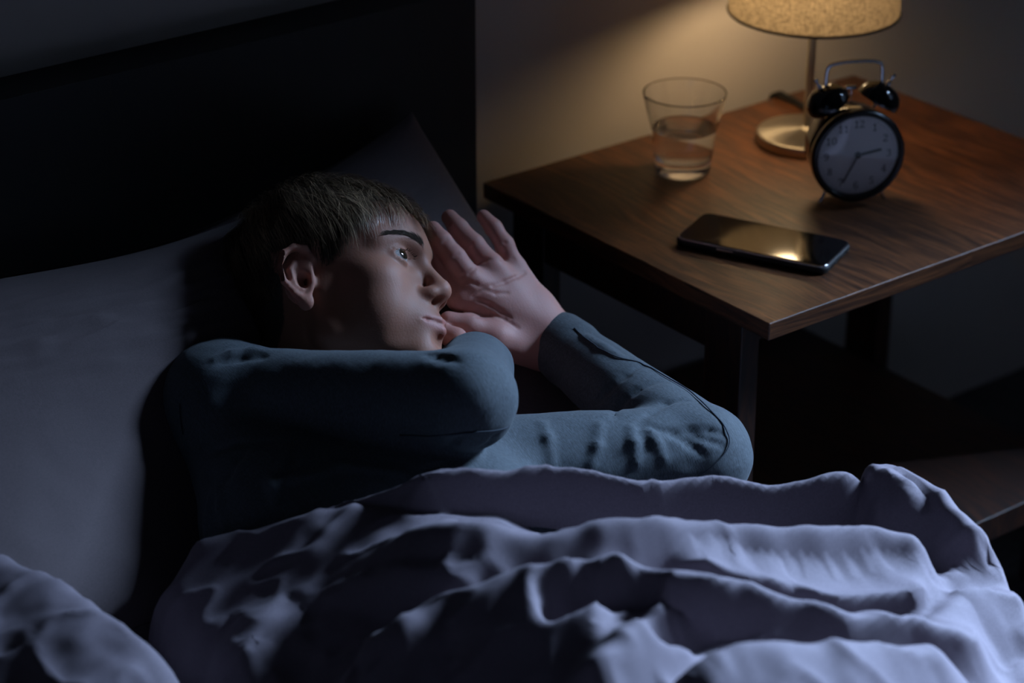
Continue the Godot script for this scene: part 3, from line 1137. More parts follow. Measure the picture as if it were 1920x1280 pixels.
	var job := func(j: int) -> void:
		var mine := folds.copy()
		var row := PackedVector3Array()
		for i in nx + 1:
			var p := Vector2(xs[i], zs[j])
			var q := mine.point(p)
			q.y += 0.004 * duvet_a.get_noise_2d(p.x * 11.0, p.y * 11.0) + 0.0045 * pow(1.0 - absf(duvet_b.get_noise_2d(p.x * 9.0 + p.y * 4.0, p.y * 13.0 - p.x * 6.0)), 4.0)
			var d := mine.inside(Vector2(q.x, q.z))
			var r := 0.028
			if d < r:
				var k := clampf(1.0 - d / r, 0, 1.4)
				q.y -= 0.05 * (1.0 - sqrt(maxf(0.0, 1.0 - k * k))) + (0.0 if d > 0 else 0.02)
			# over the side of the mattress it hangs down
			var over := maxf(0.0, q.x - 1.35)
			if over > 0.0:
				q.y -= 0.30 * minf(1.0, over / 0.07)
				q.x = 1.35 + over * 0.6
			over = maxf(0.0, -0.25 - q.x)
			if over > 0.0:
				q.y -= 0.26 * minf(1.0, over / 0.07)
				q.x = -0.25 - over * 0.6
			over = maxf(0.0, q.z - 2.10)
			if over > 0.0:
				q.y -= 0.26 * minf(1.0, over / 0.08)
				q.z = 2.10 + over * 0.6
			row.append(q if d > -0.012 else Vector3(0, -99, 0))
		rows[j] = row
	var id := WorkerThreadPool.add_group_task(job, nz + 1)
	WorkerThreadPool.wait_for_group_task_completion(id)
	var s := Sheet.new()
	var ids := PackedInt32Array()
	for j in nz + 1:
		for i in nx + 1:
			var p: Vector3 = rows[j][i]
			ids.append(-1 if p.y < -50 else s.vert(p - t.position, Vector2(p.x, p.z)))
	for j in nz:
		for i in nx:
			var a := j * (nx + 1) + i
			if ids[a] >= 0 and ids[a + 1] >= 0 and ids[a + nx + 1] >= 0 and ids[a + nx + 2] >= 0:
				s.quad(ids[a], ids[a + 1], ids[a + nx + 2], ids[a + nx + 1])
	part("duvet_cover", s.mesh(), M.duvet, t)

# ------------------------------------------------------------------ person
var head_xf := Transform3D(Basis(Vector3(0.647, -0.697, -0.309), Vector3(0.339, 0.626, -0.702), Vector3(0.683, 0.350, 0.642)) * Basis.from_scale(Vector3.ONE * 0.0095), Vector3(1.096, 0.557, 0.254))

func make_head_field() -> Field:
	# centimetres; x to the man's left, y up, z forward, origin between the ears
	var f := Field.new()
	f.ball(Vector3(0, 4.6, -1.2), Vector3(7.5, 8.3, 9.0), 0.5)
	f.ball(Vector3(0, 4.4, 3.2), Vector3(6.3, 5.4, 6.5), 2.0)
	f.ball(Vector3(0, -0.6, 3.0), Vector3(6.1, 6.4, 5.9), 2.0)
	f.cap(Vector3(0, -3, -2.5), Vector3(0, -15, -6), 5.4, 6.0, 2.5)
	for s in [-1.0, 1.0]:
		f.cap(Vector3(s * 5.0, -1.0, 0.6), Vector3(s * 4.6, -5.0, 1.0), 1.6, 1.6, 1.5)
		f.cap(Vector3(s * 4.6, -5.0, 1.0), Vector3(s * 1.2, -7.6, 7.2), 1.6, 1.4, 1.5)
		f.ball(Vector3(s * 4.3, -0.7, 5.6), Vector3(2.0, 1.6, 2.1), 2.0)
		f.ball(Vector3(s * 3.6, -3.6, 4.6), Vector3(2.4, 2.8, 3.0), 2.0)
		f.cap(Vector3(s * 0.9, 3.1, 8.5), Vector3(s * 4.6, 3.3, 6.4), 0.95, 0.8, 1.5)
	f.ball(Vector3(0, -7.6, 7.7), Vector3(1.8, 1.5, 1.6), 1.5)
	f.ball(Vector3(0, -4.4, 6.6), Vector3(3.2, 3.2, 3.3), 1.5)
	# eye sockets and lids
	for s in [-1.0, 1.0]:
		f.ball(Vector3(s * 3.1, 1.5, 9.3), Vector3(1.9, 1.15, 1.5), 1.0, true)
		f.ball(Vector3(s * 3.2, 1.55, 7.35), Vector3(1.42, 1.30, 1.38), 0.35)
	# nose
	f.cap(Vector3(0, 2.3, 8.60), Vector3(0, -1.1, 10.35), 0.60, 0.80, 0.9)
	f.ball(Vector3(0, -1.65, 10.35), Vector3(1.0, 0.88, 0.98), 0.7)
	for s in [-1.0, 1.0]:
		f.ball(Vector3(s * 1.18, -2.0, 9.35), Vector3(0.70, 0.68, 1.0), 0.75)
		f.ball(Vector3(s * 0.62, -2.72, 10.0), Vector3(0.40, 0.46, 0.60), 0.22, true)
	f.cap(Vector3(0, -2.45, 10.2), Vector3(0, -3.0, 9.5), 0.28, 0.30, 0.4)
	# lips
	for s in [-1.0, 1.0]:
		f.cap(Vector3(s * 0.40, -4.62, 9.78), Vector3(s * 2.3, -4.66, 8.35), 0.46, 0.22, 0.5)
		f.cap(Vector3(0, -5.62, 9.55), Vector3(s * 2.1, -4.95, 8.40), 0.58, 0.24, 0.5)
		f.line([Vector3(0, -5.10, 10.18), Vector3(s * 1.0, -5.0, 9.85), Vector3(s * 1.9, -4.84, 9.15), Vector3(s * 2.6, -4.72, 8.45)], 0.09, 0.26, true)
	f.ball(Vector3(0, -3.75, 10.3), Vector3(0.32, 0.6, 0.35), 0.4, true)
	f.ball(Vector3(0, -6.75, 10.1), Vector3(1.6, 0.5, 0.9), 0.8, true)
	# lid openings, and the folds above them
	for s in [-1.0, 1.0]:
		f.ball(Vector3(s * 3.15, 1.50, 8.75), Vector3(1.58, 0.55, 1.1), 0.15, true, Basis(Vector3.BACK, s * 0.06) * Basis(Vector3.UP, s * 0.28))
		f.chain([Vector3(s * 1.95, 1.85, 8.72), Vector3(s * 2.6, 2.38, 8.75), Vector3(s * 3.5, 2.42, 8.50), Vector3(s * 4.4, 1.95, 7.75)], [0.08, 0.09, 0.09, 0.06], 0.22, true)
	# ears
	for s in [-1.0, 1.0]:
		var b := Basis(Vector3.UP, -s * 0.42)
		var o := Vector3(s * 6.9, 0.2, -0.4)
		var q := func(x: float, y: float, z: float) -> Vector3: return o + b * Vector3(s * x, y, z)
		f.ball(o + b * Vector3(s * 0.1, 0.1, -0.6), Vector3(0.42, 2.6, 1.6), 0.3)
		f.chain([q.call(0.0, 0.6, 0.5), q.call(0.45, 1.9, 0.95), q.call(0.75, 2.9, 0.3), q.call(0.85, 3.1, -0.7), q.call(0.95, 2.5, -1.8), q.call(0.95, 1.2, -2.3), q.call(0.8, -0.3, -2.0), q.call(0.6, -1.5, -1.2), q.call(0.4, -2.4, -0.4)], [0.30, 0.34, 0.36, 0.36, 0.36, 0.34, 0.32, 0.34, 0.5], 0.25)
		f.ball(q.call(0.35, -2.5, -0.2), Vector3(0.40, 0.80, 0.72), 0.4)
		f.chain([q.call(0.45, 1.7, -0.9), q.call(0.55, 0.9, -1.35), q.call(0.55, -0.4, -1.15), q.call(0.55, -1.2, -0.5)], [0.30, 0.32, 0.32, 0.30], 0.3)
		f.ball(q.call(0.25, -0.35, 0.55), Vector3(0.42, 0.62, 0.38), 0.3)
		f.ball(q.call(0.75, -0.25, -0.25), Vector3(0.75, 0.85, 0.62), 0.3, true)
		f.chain([q.call(0.75, 2.3, 0.2), q.call(0.85, 2.35, -0.8), q.call(0.95, 1.3, -1.75), q.call(0.9, 0.0, -1.6)], [0.16, 0.20, 0.18, 0.12], 0.3, true)
	return f

func make_hands_field() -> Field:
	var f := Field.new()
	var W := Vector3(1.282, 0.499, 0.335)
	var i0 := Vector3(1.207, 0.548, 0.289)
	var m0 := Vector3(1.220, 0.563, 0.290)
	var r0 := Vector3(1.247, 0.568, 0.286)
	var p0 := Vector3(1.275, 0.558, 0.286)
	f.cap(Vector3(1.285, 0.485, 0.42), W, 0.028, 0.025, 0.01)
	f.cap(W, i0, 0.020, 0.0125, 0.012)
	f.cap(W, m0, 0.018, 0.0125, 0.014)
	f.cap(W, r0, 0.018, 0.0120, 0.014)
	f.cap(Vector3(1.281, 0.524, 0.311), p0, 0.0165, 0.0115, 0.014)
	f.cap(W, Vector3(1.281, 0.524, 0.311), 0.020, 0.0165, 0.012)
	var fine := 0.004
	f.chain([i0, Vector3(1.208, 0.562, 0.267), Vector3(1.206, 0.576, 0.257), Vector3(1.203, 0.590, 0.253)], [0.0115, 0.0102, 0.0092, 0.0078], fine)
	f.chain([m0, Vector3(1.211, 0.583, 0.277), Vector3(1.208, 0.595, 0.261), Vector3(1.210, 0.601, 0.245)], [0.0118, 0.0106, 0.0096, 0.0080], fine)
	f.chain([r0, Vector3(1.243, 0.583, 0.264), Vector3(1.240, 0.594, 0.244), Vector3(1.242, 0.599, 0.228)], [0.0112, 0.0102, 0.0092, 0.0078], fine)
	f.chain([p0, Vector3(1.273, 0.578, 0.272), Vector3(1.271, 0.591, 0.258), Vector3(1.270, 0.598, 0.244)], [0.0100, 0.0090, 0.0080, 0.0068], fine)
	f.cap(Vector3(1.263, 0.494, 0.330), Vector3(1.221, 0.516, 0.326), 0.020, 0.0150, 0.012)
	f.cap(Vector3(1.221, 0.516, 0.326), Vector3(1.201, 0.529, 0.312), 0.0140, 0.0110, 0.006)
	f.cap(Vector3(1.201, 0.529, 0.312), Vector3(1.186, 0.535, 0.301), 0.0110, 0.0090, 0.005)
	# creases of the palm and of the finger joints
	f.line([Vector3(1.2074, 0.5706, 0.2926), Vector3(1.2130, 0.5739, 0.2961), Vector3(1.2215, 0.5762, 0.2949)], 0.0004, 0.0035, true)
	f.line([Vector3(1.2233, 0.5614, 0.3067), Vector3(1.2320, 0.5605, 0.3083), Vector3(1.2456, 0.5604, 0.3082), Vector3(1.2606, 0.5607, 0.3063), Vector3(1.2745, 0.5596, 0.3016)], 0.0004, 0.0035, true)
	f.line([Vector3(1.2097, 0.5669, 0.2983), Vector3(1.2161, 0.5646, 0.3030), Vector3(1.2225, 0.5594, 0.3076), Vector3(1.2316, 0.5545, 0.3132), Vector3(1.2430, 0.5525, 0.3159)], 0.0004, 0.0035, true)
	f.line([Vector3(1.2114, 0.5534, 0.3047), Vector3(1.2182, 0.5574, 0.3068), Vector3(1.2251, 0.5590, 0.3086)], 0.0004, 0.0035, true)
	f.line([Vector3(1.2029, 0.5412, 0.3125), Vector3(1.2140, 0.5414, 0.3099), Vector3(1.2223, 0.5376, 0.3166), Vector3(1.2319, 0.5326, 0.3258), Vector3(1.2397, 0.5250, 0.3353)], 0.0004, 0.0035, true)
	f.line([Vector3(1.2152, 0.5500, 0.3083), Vector3(1.2237, 0.5455, 0.3147), Vector3(1.2316, 0.5385, 0.3218), Vector3(1.2373, 0.5332, 0.3276)], 0.0004, 0.0035, true)
	f.line([Vector3(1.2058, 0.5396, 0.3164), Vector3(1.2167, 0.5366, 0.3129), Vector3(1.2226, 0.5355, 0.3183)], 0.0004, 0.0035, true)
	f.line([Vector3(1.2043, 0.5883, 0.2848), Vector3(1.2105, 0.5911, 0.2854)], 0.0004, 0.0035, true)
	f.line([Vector3(1.2024, 0.5977, 0.2708), Vector3(1.2081, 0.6005, 0.2709)], 0.0004, 0.0035, true)
	f.line([Vector3(1.2319, 0.5813, 0.2655), Vector3(1.2362, 0.5887, 0.2710)], 0.0004, 0.0035, true)
	f.line([Vector3(1.2337, 0.5712, 0.2796), Vector3(1.2377, 0.5774, 0.2878), Vector3(1.2415, 0.5787, 0.2905)], 0.0004, 0.0035, true)
	f.line([Vector3(1.2646, 0.5764, 0.2658), Vector3(1.2691, 0.5841, 0.2789)], 0.0004, 0.0035, true)
	f.line([Vector3(1.2508, 0.5751, 0.2959), Vector3(1.2704, 0.5704, 0.2892)], 0.0004, 0.0035, true)
	# right hand under the chin
	f.chain([Vector3(1.152, 0.522, 0.405), Vector3(1.172, 0.525, 0.346), Vector3(1.177, 0.528, 0.324), Vector3(1.170, 0.532, 0.306)], [0.014, 0.0108, 0.0100, 0.0088], fine)
	f.chain([Vector3(1.147, 0.512, 0.410), Vector3(1.162, 0.507, 0.360), Vector3(1.166, 0.508, 0.335), Vector3(1.158, 0.512, 0.318)], [0.016, 0.011, 0.010, 0.0085], fine)
	f.chain([Vector3(1.137, 0.502, 0.413), Vector3(1.146, 0.489, 0.368), Vector3(1.150, 0.487, 0.345), Vector3(1.142, 0.490, 0.328)], [0.016, 0.011, 0.010, 0.0085], fine)
	f.chain([Vector3(1.127, 0.498, 0.418), Vector3(1.130, 0.475, 0.380), Vector3(1.132, 0.470, 0.360), Vector3(1.126, 0.472, 0.346)], [0.015, 0.010, 0.009, 0.008], fine)
	f.chain([Vector3(1.130, 0.540, 0.425), Vector3(1.138, 0.548, 0.398), Vector3(1.144, 0.549, 0.380)], [0.014, 0.011, 0.009], fine)
	f.cap(Vector3(1.100, 0.555, 0.46), Vector3(1.140, 0.528, 0.412), 0.024, 0.018, 0.012)
	return f

func make_shirt_field() -> Field:
	var f := Field.new()
	var sr := Vector3(0.963, 0.511, 0.260)
	var er := Vector3(1.060, 0.573, 0.497)
	var sl := Vector3(1.055, 0.470, 0.440)
	var el := Vector3(1.279, 0.468, 0.546)
	var wl := Vector3(1.284, 0.497, 0.345)
	# trunk
	f.ball(Vector3(1.01, 0.425, 0.47), Vector3(0.12, 0.085, 0.18), 0.03)
	f.cap(sr + Vector3(-0.006, -0.012, 0.02), Vector3(0.953, 0.442, 0.41), 0.048, 0.075, 0.04)
	f.cap(Vector3(0.953, 0.442, 0.41), Vector3(1.0, 0.41, 0.75), 0.074, 0.055, 0.05)
	f.cap(sl, Vector3(1.04, 0.41, 0.75), 0.070, 0.055, 0.05)
	f.cap(sr + Vector3(0.01, -0.01, 0.0), sl, 0.045, 0.055, 0.03)
	# right arm over the chest
	f.ball(sr + Vector3(0.0, 0.0, 0.01), Vector3(0.052, 0.050, 0.056), 0.03)
	f.cap(sr, er, 0.042, 0.040, 0.012)
	f.cap(er, Vector3(1.118, 0.556, 0.432), 0.040, 0.034, 0.012)
	# left arm on the mattress
	f.cap(sl, el, 0.056, 0.045, 0.02)
	f.cap(el, wl, 0.045, 0.029, 0.008)
	f.cap(wl, wl + (el - wl) * 0.07, 0.0315, 0.0325, 0.003)
	# folds that stand up and creases that cut in
	f.line([Vector3(1.2451, 0.4881, 0.4420), Vector3(1.2516, 0.5044, 0.4524), Vector3(1.2660, 0.5156, 0.4565), Vector3(1.2907, 0.5178, 0.4554)], 0.0012, 0.0068, true)
	f.line([Vector3(1.2058, 0.5173, 0.5142), Vector3(1.2472, 0.4985, 0.4729), Vector3(1.2596, 0.5112, 0.4793), Vector3(1.2824, 0.5170, 0.4843)], 0.0012, 0.0068, true)
	f.line([Vector3(1.2220, 0.5147, 0.5316), Vector3(1.2377, 0.5156, 0.5256), Vector3(1.2631, 0.5131, 0.5171), Vector3(1.2787, 0.5148, 0.5240)], 0.0012, 0.0068, true)
	f.line([Vector3(1.2400, 0.5081, 0.5540), Vector3(1.2529, 0.5081, 0.5596), Vector3(1.2672, 0.5069, 0.5698), Vector3(1.2763, 0.5042, 0.5759)], 0.0012, 0.0068, true)
	f.line([Vector3(1.2393, 0.5075, 0.5549), Vector3(1.2553, 0.5044, 0.5672), Vector3(1.2710, 0.4972, 0.5821)], 0.0012, 0.0068, true)
	f.line([Vector3(1.2386, 0.5068, 0.5556), Vector3(1.2465, 0.5004, 0.5672), Vector3(1.2530, 0.4917, 0.5784)], 0.0012, 0.0068, true)
	f.line([Vector3(1.2118, 0.5137, 0.5322), Vector3(1.2245, 0.5118, 0.5411), Vector3(1.2394, 0.5076, 0.5547)], 0.0012, 0.0068, true)
	f.line([Vector3(1.1464, 0.5205, 0.4886), Vector3(1.1395, 0.5150, 0.5058), Vector3(1.1309, 0.4981, 0.5231)], 0.0013, 0.0085, false)
	f.line([Vector3(1.1880, 0.5165, 0.5167), Vector3(1.1730, 0.5070, 0.5309), Vector3(1.1613, 0.4937, 0.5382)], 0.0013, 0.0085, false)
	f.line([Vector3(1.2100, 0.5136, 0.5322), Vector3(1.2029, 0.5057, 0.5439), Vector3(1.1981, 0.4920, 0.5542)], 0.0013, 0.0085, false)
	f.line([Vector3(1.2223, 0.5113, 0.5417), Vector3(1.2207, 0.5047, 0.5519), Vector3(1.2213, 0.4915, 0.5640)], 0.0013, 0.0085, false)
	f.line([Vector3(1.2803, 0.5233, 0.3864), Vector3(1.2802, 0.5217, 0.4111), Vector3(1.2817, 0.5205, 0.4313)], 0.0013, 0.0085, false)
	f.line([Vector3(1.0463, 0.6052, 0.4607), Vector3(1.0448, 0.6090, 0.4742), Vector3(1.0417, 0.6115, 0.4898)], 0.0012, 0.0068, true)
	f.line([Vector3(1.0493, 0.6089, 0.4709), Vector3(1.0471, 0.6133, 0.4881), Vector3(1.0478, 0.6141, 0.5012)], 0.0012, 0.0068, true)
	f.line([Vector3(1.0319, 0.5409, 0.5072), Vector3(1.0289, 0.5539, 0.5199), Vector3(1.0342, 0.5620, 0.5297)], 0.0012, 0.0068, true)
	f.line([Vector3(1.0531, 0.5451, 0.5292), Vector3(1.0614, 0.5524, 0.5348), Vector3(1.0725, 0.5552, 0.5342)], 0.0012, 0.0068, true)
	f.line([Vector3(0.9473, 0.5617, 0.2844), Vector3(0.9612, 0.5641, 0.2887), Vector3(0.9775, 0.5648, 0.2958), Vector3(0.9852, 0.5671, 0.3102)], 0.0013, 0.0085, false)
	f.line([Vector3(0.9486, 0.5604, 0.2921), Vector3(0.9640, 0.5629, 0.3006), Vector3(0.9773, 0.5669, 0.3161)], 0.0012, 0.0068, true)
	f.line([Vector3(0.9031, 0.5024, 0.3290), Vector3(0.9098, 0.5144, 0.3506), Vector3(0.9197, 0.5226, 0.3646), Vector3(0.9340, 0.5287, 0.3870), Vector3(0.9507, 0.5309, 0.4052)], 0.0012, 0.0068, true)
	f.line([Vector3(0.8892, 0.4982, 0.3825), Vector3(0.8983, 0.5083, 0.3815), Vector3(0.9110, 0.5180, 0.3781), Vector3(0.9229, 0.5246, 0.3755)], 0.0012, 0.0068, true)
	f.line([Vector3(0.8743, 0.4795, 0.4111), Vector3(0.8808, 0.4886, 0.3935), Vector3(0.8868, 0.4946, 0.3811)], 0.0013, 0.0085, false)
	f.line([Vector3(0.8701, 0.4377, 0.3814), Vector3(0.8739, 0.4684, 0.3823), Vector3(0.8854, 0.4896, 0.3732)], 0.0013, 0.0085, false)
	f.line([Vector3(0.9096, 0.5147, 0.4332), Vector3(0.9181, 0.5187, 0.4358), Vector3(0.9399, 0.5229, 0.4515), Vector3(0.9612, 0.5252, 0.4558), Vector3(0.9783, 0.5247, 0.4723), Vector3(0.9930, 0.5245, 0.4921)], 0.0013, 0.0085, false)
	f.line([Vector3(0.9198, 0.5199, 0.4333), Vector3(0.9341, 0.5263, 0.4241), Vector3(0.9489, 0.5305, 0.4095)], 0.0012, 0.0068, true)
	f.line([Vector3(0.9019, 0.5057, 0.4477), Vector3(0.9081, 0.5133, 0.4355), Vector3(0.9102, 0.5168, 0.4233)], 0.0013, 0.0085, false)
	f.line([Vector3(0.9989, 0.5280, 0.4782), Vector3(1.0050, 0.5257, 0.5040), Vector3(1.0232, 0.5287, 0.5075), Vector3(1.0280, 0.5270, 0.5206)], 0.0012, 0.0068, true)
	return f

func skin_tint(p: Vector3) -> Color:
	# p in head centimetres
	var c := Color(0.31, 0.135, 0.086)
	var q := Vector3(absf(p.x), p.y, p.z)
	var lip := maxf(exp(-pow((q.y + 4.70) / 0.40, 2.0)), exp(-pow((q.y + 5.6 - 0.25 * q.x) / 0.5, 2.0))) * smoothstep(2.6, 1.9, q.x) * smoothstep(8.3, 8.9, q.z)
	c = c.lerp(Color(0.42, 0.17, 0.15), clampf(lip, 0, 1) * 0.8)
	c = c.lerp(Color(0.52, 0.25, 0.18), 0.5 * exp(-q.distance_squared_to(Vector3(4.2, -0.8, 7.5)) / 5.0))
	c = c.lerp(Color(0.50, 0.24, 0.18), 0.5 * exp(-q.distance_squared_to(Vector3(0, -1.2, 11)) / 2.0))
	if q.x > 6.6 and q.y < 4.0 and q.y > -3.8:
		c = c.lerp(Color(0.52, 0.24, 0.18), 0.6 * smoothstep(6.6, 7.2, q.x))
	return c

var hair_edge := PackedVector2Array([Vector2(12, 8.2), Vector2(8.0, 7.9), Vector2(6.9, 7.3), Vector2(6.1, 6.0), Vector2(4.9, 4.5), Vector2(3.6, 3.2), Vector2(3.0, 1.6), Vector2(2.2, 0.9), Vector2(1.4, 1.4), Vector2(0.9, 3.3), Vector2(-1.0, 3.6), Vector2(-2.6, 2.4), Vector2(-3.0, 0.0), Vector2(-3.6, -3.0), Vector2(-5.0, -6.0), Vector2(-20, -6.0)])
func hairline(p: Vector3) -> float:
	# positive where hair grows; p in head centimetres
	for i in hair_edge.size() - 1:
		if p.z <= hair_edge[i].x and p.z >= hair_edge[i + 1].x:
			return p.y - lerpf(hair_edge[i].y, hair_edge[i + 1].y, (hair_edge[i].x - p.z) / (hair_edge[i].x - hair_edge[i + 1].x))
	return -1.0

var seam_lines := [[Vector3(1.2794, 0.5258, 0.3694), Vector3(1.2776, 0.5229, 0.3874), Vector3(1.2769, 0.5211, 0.4150), Vector3(1.2790, 0.5202, 0.4345), Vector3(1.2921, 0.5175, 0.4538), Vector3(1.2949, 0.5147, 0.4805), Vector3(1.2969, 0.5119, 0.5099), Vector3(1.2835, 0.5146, 0.5514), Vector3(1.2824, 0.5078, 0.5709), Vector3(1.2806, 0.5002, 0.5803), Vector3(1.2759, 0.4944, 0.5848), Vector3(1.2674, 0.4889, 0.5865), Vector3(1.2551, 0.4814, 0.5846), Vector3(1.2446, 0.4741, 0.5807)],
	[Vector3(1.0098, 0.5463, 0.4722), Vector3(1.0183, 0.5524, 0.4951), Vector3(1.0251, 0.5621, 0.5197), Vector3(1.0438, 0.5653, 0.5362), Vector3(1.0716, 0.5608, 0.5367)],
	[Vector3(0.9096, 0.5304, 0.2853), Vector3(0.9060, 0.5182, 0.2913), Vector3(0.9041, 0.5076, 0.2977)]]

func make_person() -> void:
	var t := thing("person", "person lying awake in a blue grey long sleeved top, open palm against the brow", "person", Vector3(1.0, 0.41, 0.45))
	var back := moved(-t.position.x, -t.position.y, -t.position.z)
	# one skin: head and neck, and the hands, each on a grid of its own
	var hf := make_head_field()
	var head := net(hf, Vector3(-8.8, -13, -11), Vector3(8.8, 13.5, 12), 0.17)
	var rough := FastNoiseLite.new()
	rough.seed = 2
	rough.frequency = 0.6
	for i in head.v.size():
		var p := head.v[i]
		var grow := smoothstep(-0.1, 0.9, hairline(p) + 0.5 * rough.get_noise_3d(p.x * 3.0, p.y * 3.0, p.z * 3.0))
		if absf(p.x) > 5.4 and p.z < 1.0 and p.z > -2.5 and p.y < 3.0 and p.y > -3.0 or absf(p.x) > 6.9 and p.z < 1.6 and p.z > -3.3 and p.y < 3.9 and p.y > -4.0 or absf(p.x) > 7.7 and p.y < 4.0:
			grow = 0.0
		head.c[i] = skin_tint(p).lerp(Color(0.035, 0.024, 0.017), grow)
		head.v[i] = head_xf * p
	var hands := net(make_hands_field(), Vector3(1.07, 0.44, 0.20), Vector3(1.33, 0.64, 0.50), 0.0014)
	for i in hands.v.size():
		hands.c[i] = Color(0.47, 0.225, 0.19)
	head.append(hands)
	part("body", head.mesh(), M.skin, t, back)
	# eyes
	for s in [-1.0, 1.0]:
		var e := Sheet.new()
		var n := 28
		for j in n + 1:
			for i in n:
				var a := PI * j / n
				var b := TAU * i / n
				var col := Color(0.62, 0.58, 0.56)
				if a < 0.20:
					col = Color(0.004, 0.004, 0.004)
				elif a < 0.50:
					col = Color(0.035, 0.02, 0.012)
				e.vert(Vector3(sin(a) * cos(b), sin(a) * sin(b), cos(a)) * (1.22 if a > 0.5 else 1.26), Vector2.ZERO, col)
		for j in n:
			for i in n:
				e.quad(j * n + i, j * n + n + i, j * n + n + (i + 1) % n, j * n + (i + 1) % n)
		var look := Basis(Vector3.UP, -0.30) * Basis(Vector3.RIGHT, -0.10)
		part("eye", e.mesh(), M.eye, t, back * head_xf * Transform3D(look, Vector3(s * 3.2, 1.5, 7.35)))
	make_hair(hf, t, back)
	var sf := make_shirt_field()
	var shirt := net(sf, Vector3(0.84, 0.34, 0.16), Vector3(1.38, 0.68, 0.72), 0.0030)
	var drape := FastNoiseLite.new()
	drape.seed = 6
	drape.frequency = 1.0
	drape.fractal_octaves = 2
	var ns := shirt.normals()
	for i in shirt.v.size():
		var p := shirt.v[i]
		shirt.v[i] = p + ns[i] * (0.0007 * drape.get_noise_3d(p.x * 28.0, p.y * 28.0, p.z * 28.0) + 0.0012 * drape.get_noise_3d(p.x * 12.0, p.y * 30.0, p.z * 12.0))
	var top := part("shirt", shirt.mesh(), M.shirt, t, back)
	for points in seam_lines:
		var c := curve(points, 6)
		for i in c.size():
			var p := sf.settle(c[i], 0.0)
			p = sf.settle(p, 0.0009)
			c[i] = p
		part("seam", tube(c, PackedFloat32Array([0.0006]), 6).mesh(), M.seam, top)
	# nails show past the fingertips
	for q in [[Vector3(1.208, 0.595, 0.261), Vector3(1.210, 0.601, 0.245), 0.0052], [Vector3(1.240, 0.594, 0.244), Vector3(1.242, 0.599, 0.228), 0.0050], [Vector3(1.271, 0.591, 0.258), Vector3(1.270, 0.598, 0.244), 0.0042]]:
		var along: Vector3 = (q[1] - q[0]).normalized()
		var palm: Vector3 = (Vector3(0, 1.49, 1.925) - q[1]).normalized()
		palm = (palm - along * palm.dot(along)).normalized()
		var s := Sheet.new()
		for j in 9:
			for i in 16:
				var a := PI * j / 8
				var b := TAU * i / 16
				s.vert(Vector3(sin(a) * cos(b) * q[2], sin(a) * sin(b) * 0.0012, cos(a) * 0.0085))
		for j in 8:
			for i in 16:
				s.quad(j * 16 + i, j * 16 + (i + 1) % 16, j * 16 + 16 + (i + 1) % 16, j * 16 + 16 + i)
		part("fingernail", s.mesh(), M.nail, t, back * Transform3D(Basis(along.cross(palm), palm, along), q[1] + along * 0.0022 - palm * 0.0064))


var crown := PackedInt32Array([0, 1])
func out_of_head(f: Field, p: Vector3, off: float) -> Vector3:
	var c := Vector3(0, 4.0, 0.5)
	var q := p
	for k in 2:
		var d := f.at(q, crown)
		q += (q - c).normalized() * (off - d)
	return q

func strand(s: Sheet, pts: PackedVector3Array, width: float, col: Color, out: Vector3) -> void:
	# a flat tapering hair whose broad side looks outwards
	var base := s.v.size()
	var n := pts.size()
	for i in n:
		var d := (pts[mini(i + 1, n - 1)] - pts[maxi(i - 1, 0)]).normalized()
		var side := d.cross((pts[i] - out).normalized()).normalized()
		var w := width * (1.0 - 0.75 * pow(float(i) / (n - 1), 2.0))
		s.vert(head_xf * (pts[i] - side * w), Vector2(0, i), col)
		s.vert(head_xf * (pts[i] + side * w), Vector2(1, i), col)
	for i in n - 1:
		var a := base + i * 2
		s.quad(a, a + 1, a + 3, a + 2)

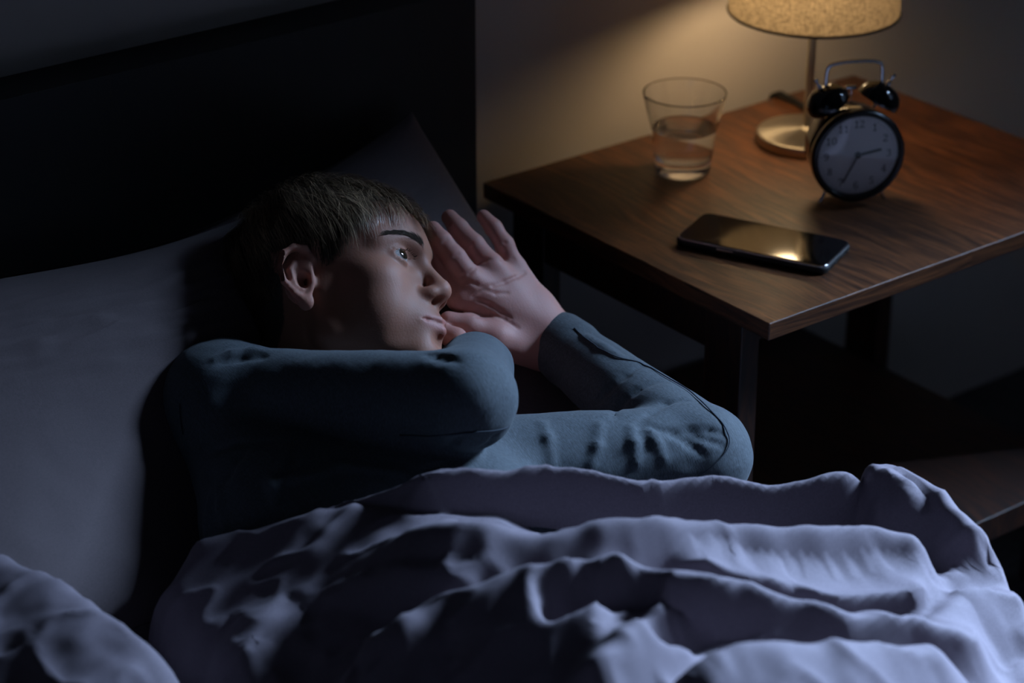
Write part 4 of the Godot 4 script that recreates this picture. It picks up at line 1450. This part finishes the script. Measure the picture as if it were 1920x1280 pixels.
func make_hair(f: Field, t: Node3D, back: Transform3D) -> void:
	var s := Sheet.new()
	var rng := RandomNumberGenerator.new()
	rng.seed = 77
	var nz := FastNoiseLite.new()
	nz.seed = 4
	nz.frequency = 0.28
	nz.fractal_octaves = 2
	var c := Vector3(0, 4.5, -0.8)
	var whorl := Vector3(1.5, 12.6, -5.0)
	var made := 0
	while made < 9000:
		var d := Vector3(rng.randfn(), rng.randfn(), rng.randfn()).normalized()
		if d.x > 0.55 and rng.randf() < 0.6:
			continue
		var root := out_of_head(f, c + d * 8.5, 0.0)
		if hairline(root) < 0.0 or root.y < -5.0:
			continue
		made += 1
		var up := (root - c).normalized()
		var top := smoothstep(5.0, 8.5, root.y)
		var len := lerpf(1.4 + 0.14 * maxf(0.0, root.y), rng.randf_range(4.2, 6.4), top)
		len *= rng.randf_range(0.75, 1.1)
		if root.y < 5.5 and root.z < 2.0 and root.z > -4.0:
			len *= 0.45
		if root.z > 4.5:
			len *= 0.72
		var high := lerpf(0.25, rng.randf_range(0.35, 1.35), top) * smoothstep(-6.0, 2.0, root.y)
		var flow := root - whorl
		flow = (flow - up * flow.dot(up)).normalized()
		# sides grow downwards and a little back, the top sweeps forward and to the right
		flow = flow.lerp(Vector3(-0.25 * signf(root.x), -1.0, -0.15), 0.75 * (1.0 - top))
		flow += Vector3(-0.45, -0.1, 0.55) * top * smoothstep(-4.0, 4.0, root.z)
		flow = (flow - up * flow.dot(up)).normalized()
		var lock := nz.get_noise_3d(root.x * 2.0, root.y * 2.0, root.z * 2.0)
		flow = flow.rotated(up, 0.9 * lock * top + rng.randfn(0, 0.10))
		var pts := PackedVector3Array()
		var p := root
		var n := 7
		for i in n:
			var q := float(i) / (n - 1)
			pts.append(out_of_head(f, p, high * sin(minf(q * 2.0, 1.25)) + 0.25 * lock * top * q))
			p += flow * len / (n - 1)
			var u := (p - c).normalized()
			flow += Vector3(0, -0.10, 0)
			flow = (flow - u * flow.dot(u)).normalized()
		var tone := pow(clampf(0.42 + 0.75 * nz.get_noise_3d(root.x * 4.0 + 40.0, root.y * 4.0, root.z * 4.0) + rng.randfn(0, 0.18), 0, 1), 1.6)
		strand(s, pts, rng.randf_range(0.018, 0.034), Color(0.030, 0.019, 0.012).lerp(Color(0.62, 0.43, 0.26), tone * (0.25 + 0.75 * top)), c)
	part("hair", s.mesh(), M.hair, t, back)
	# eyebrows and lashes
	var all := f.all
	for sd in [-1.0, 1.0]:
		var b := Sheet.new()
		for k in 300:
			var q := rng.randf()
			var w := (rng.randf() - 0.5) * lerpf(0.70, 0.26, q) * (1.0 if k % 4 else 1.35)
			var arc := Vector3(lerpf(1.25, 5.0, q), 3.05 + 0.85 * sin(q * 2.4) - 0.25 * q + w, lerpf(10.2, 7.4, q * q))
			arc.x *= sd
			var p := arc
			for i in 8:
				p -= Vector3(p.x * 0.10, 0, 1).normalized() * f.at(p, all) * 0.8
			var dir := Vector3(sd * lerpf(0.35, 1.0, smoothstep(0, 0.4, q)), lerpf(0.8, -0.12, smoothstep(0.0, 0.6, q)), -0.35 * q)
			dir = (dir + Vector3(rng.randfn(0, 0.12), rng.randfn(0, 0.12), 0)).normalized()
			var pts := PackedVector3Array()
			for i in 4:
				var g := p + dir * 0.75 * i / 3.0
				g += Vector3(g.x * 0.10, 0, 1).normalized() * (0.04 + 0.05 * i / 3.0 - f.at(g, all))
				pts.append(g)
			strand(b, pts, 0.020, Color(0.050, 0.036, 0.028), c)
		part("eyebrow", b.mesh(), M.brow, t, back)
		var l := Sheet.new()
		for k in 60:
			var q := rng.randf()
			var low := k % 3 == 0
			var e := Vector3(sd * lerpf(2.1, 4.35, q), 1.55 + (-0.42 if low else 0.46) * sin(PI * clampf(q, 0.08, 0.92)), 8.95 - 1.25 * q * q)
			var dir := Vector3(sd * lerpf(-0.1, 0.7, q), -0.35 if low else -0.1, 0.9).normalized()
			var ln := 0.22 if low else rng.randf_range(0.30, 0.45)
			strand(l, PackedVector3Array([e, e + dir * ln * 0.35, e + dir * ln * 0.7 + Vector3(0, 0.01 if low else 0.05, 0), e + dir * ln + Vector3(0, 0.0 if low else 0.14, 0)]), 0.014, Color(0.012, 0.009, 0.007), c)
		part("eyelashes", l.mesh(), M.brow, t, back)
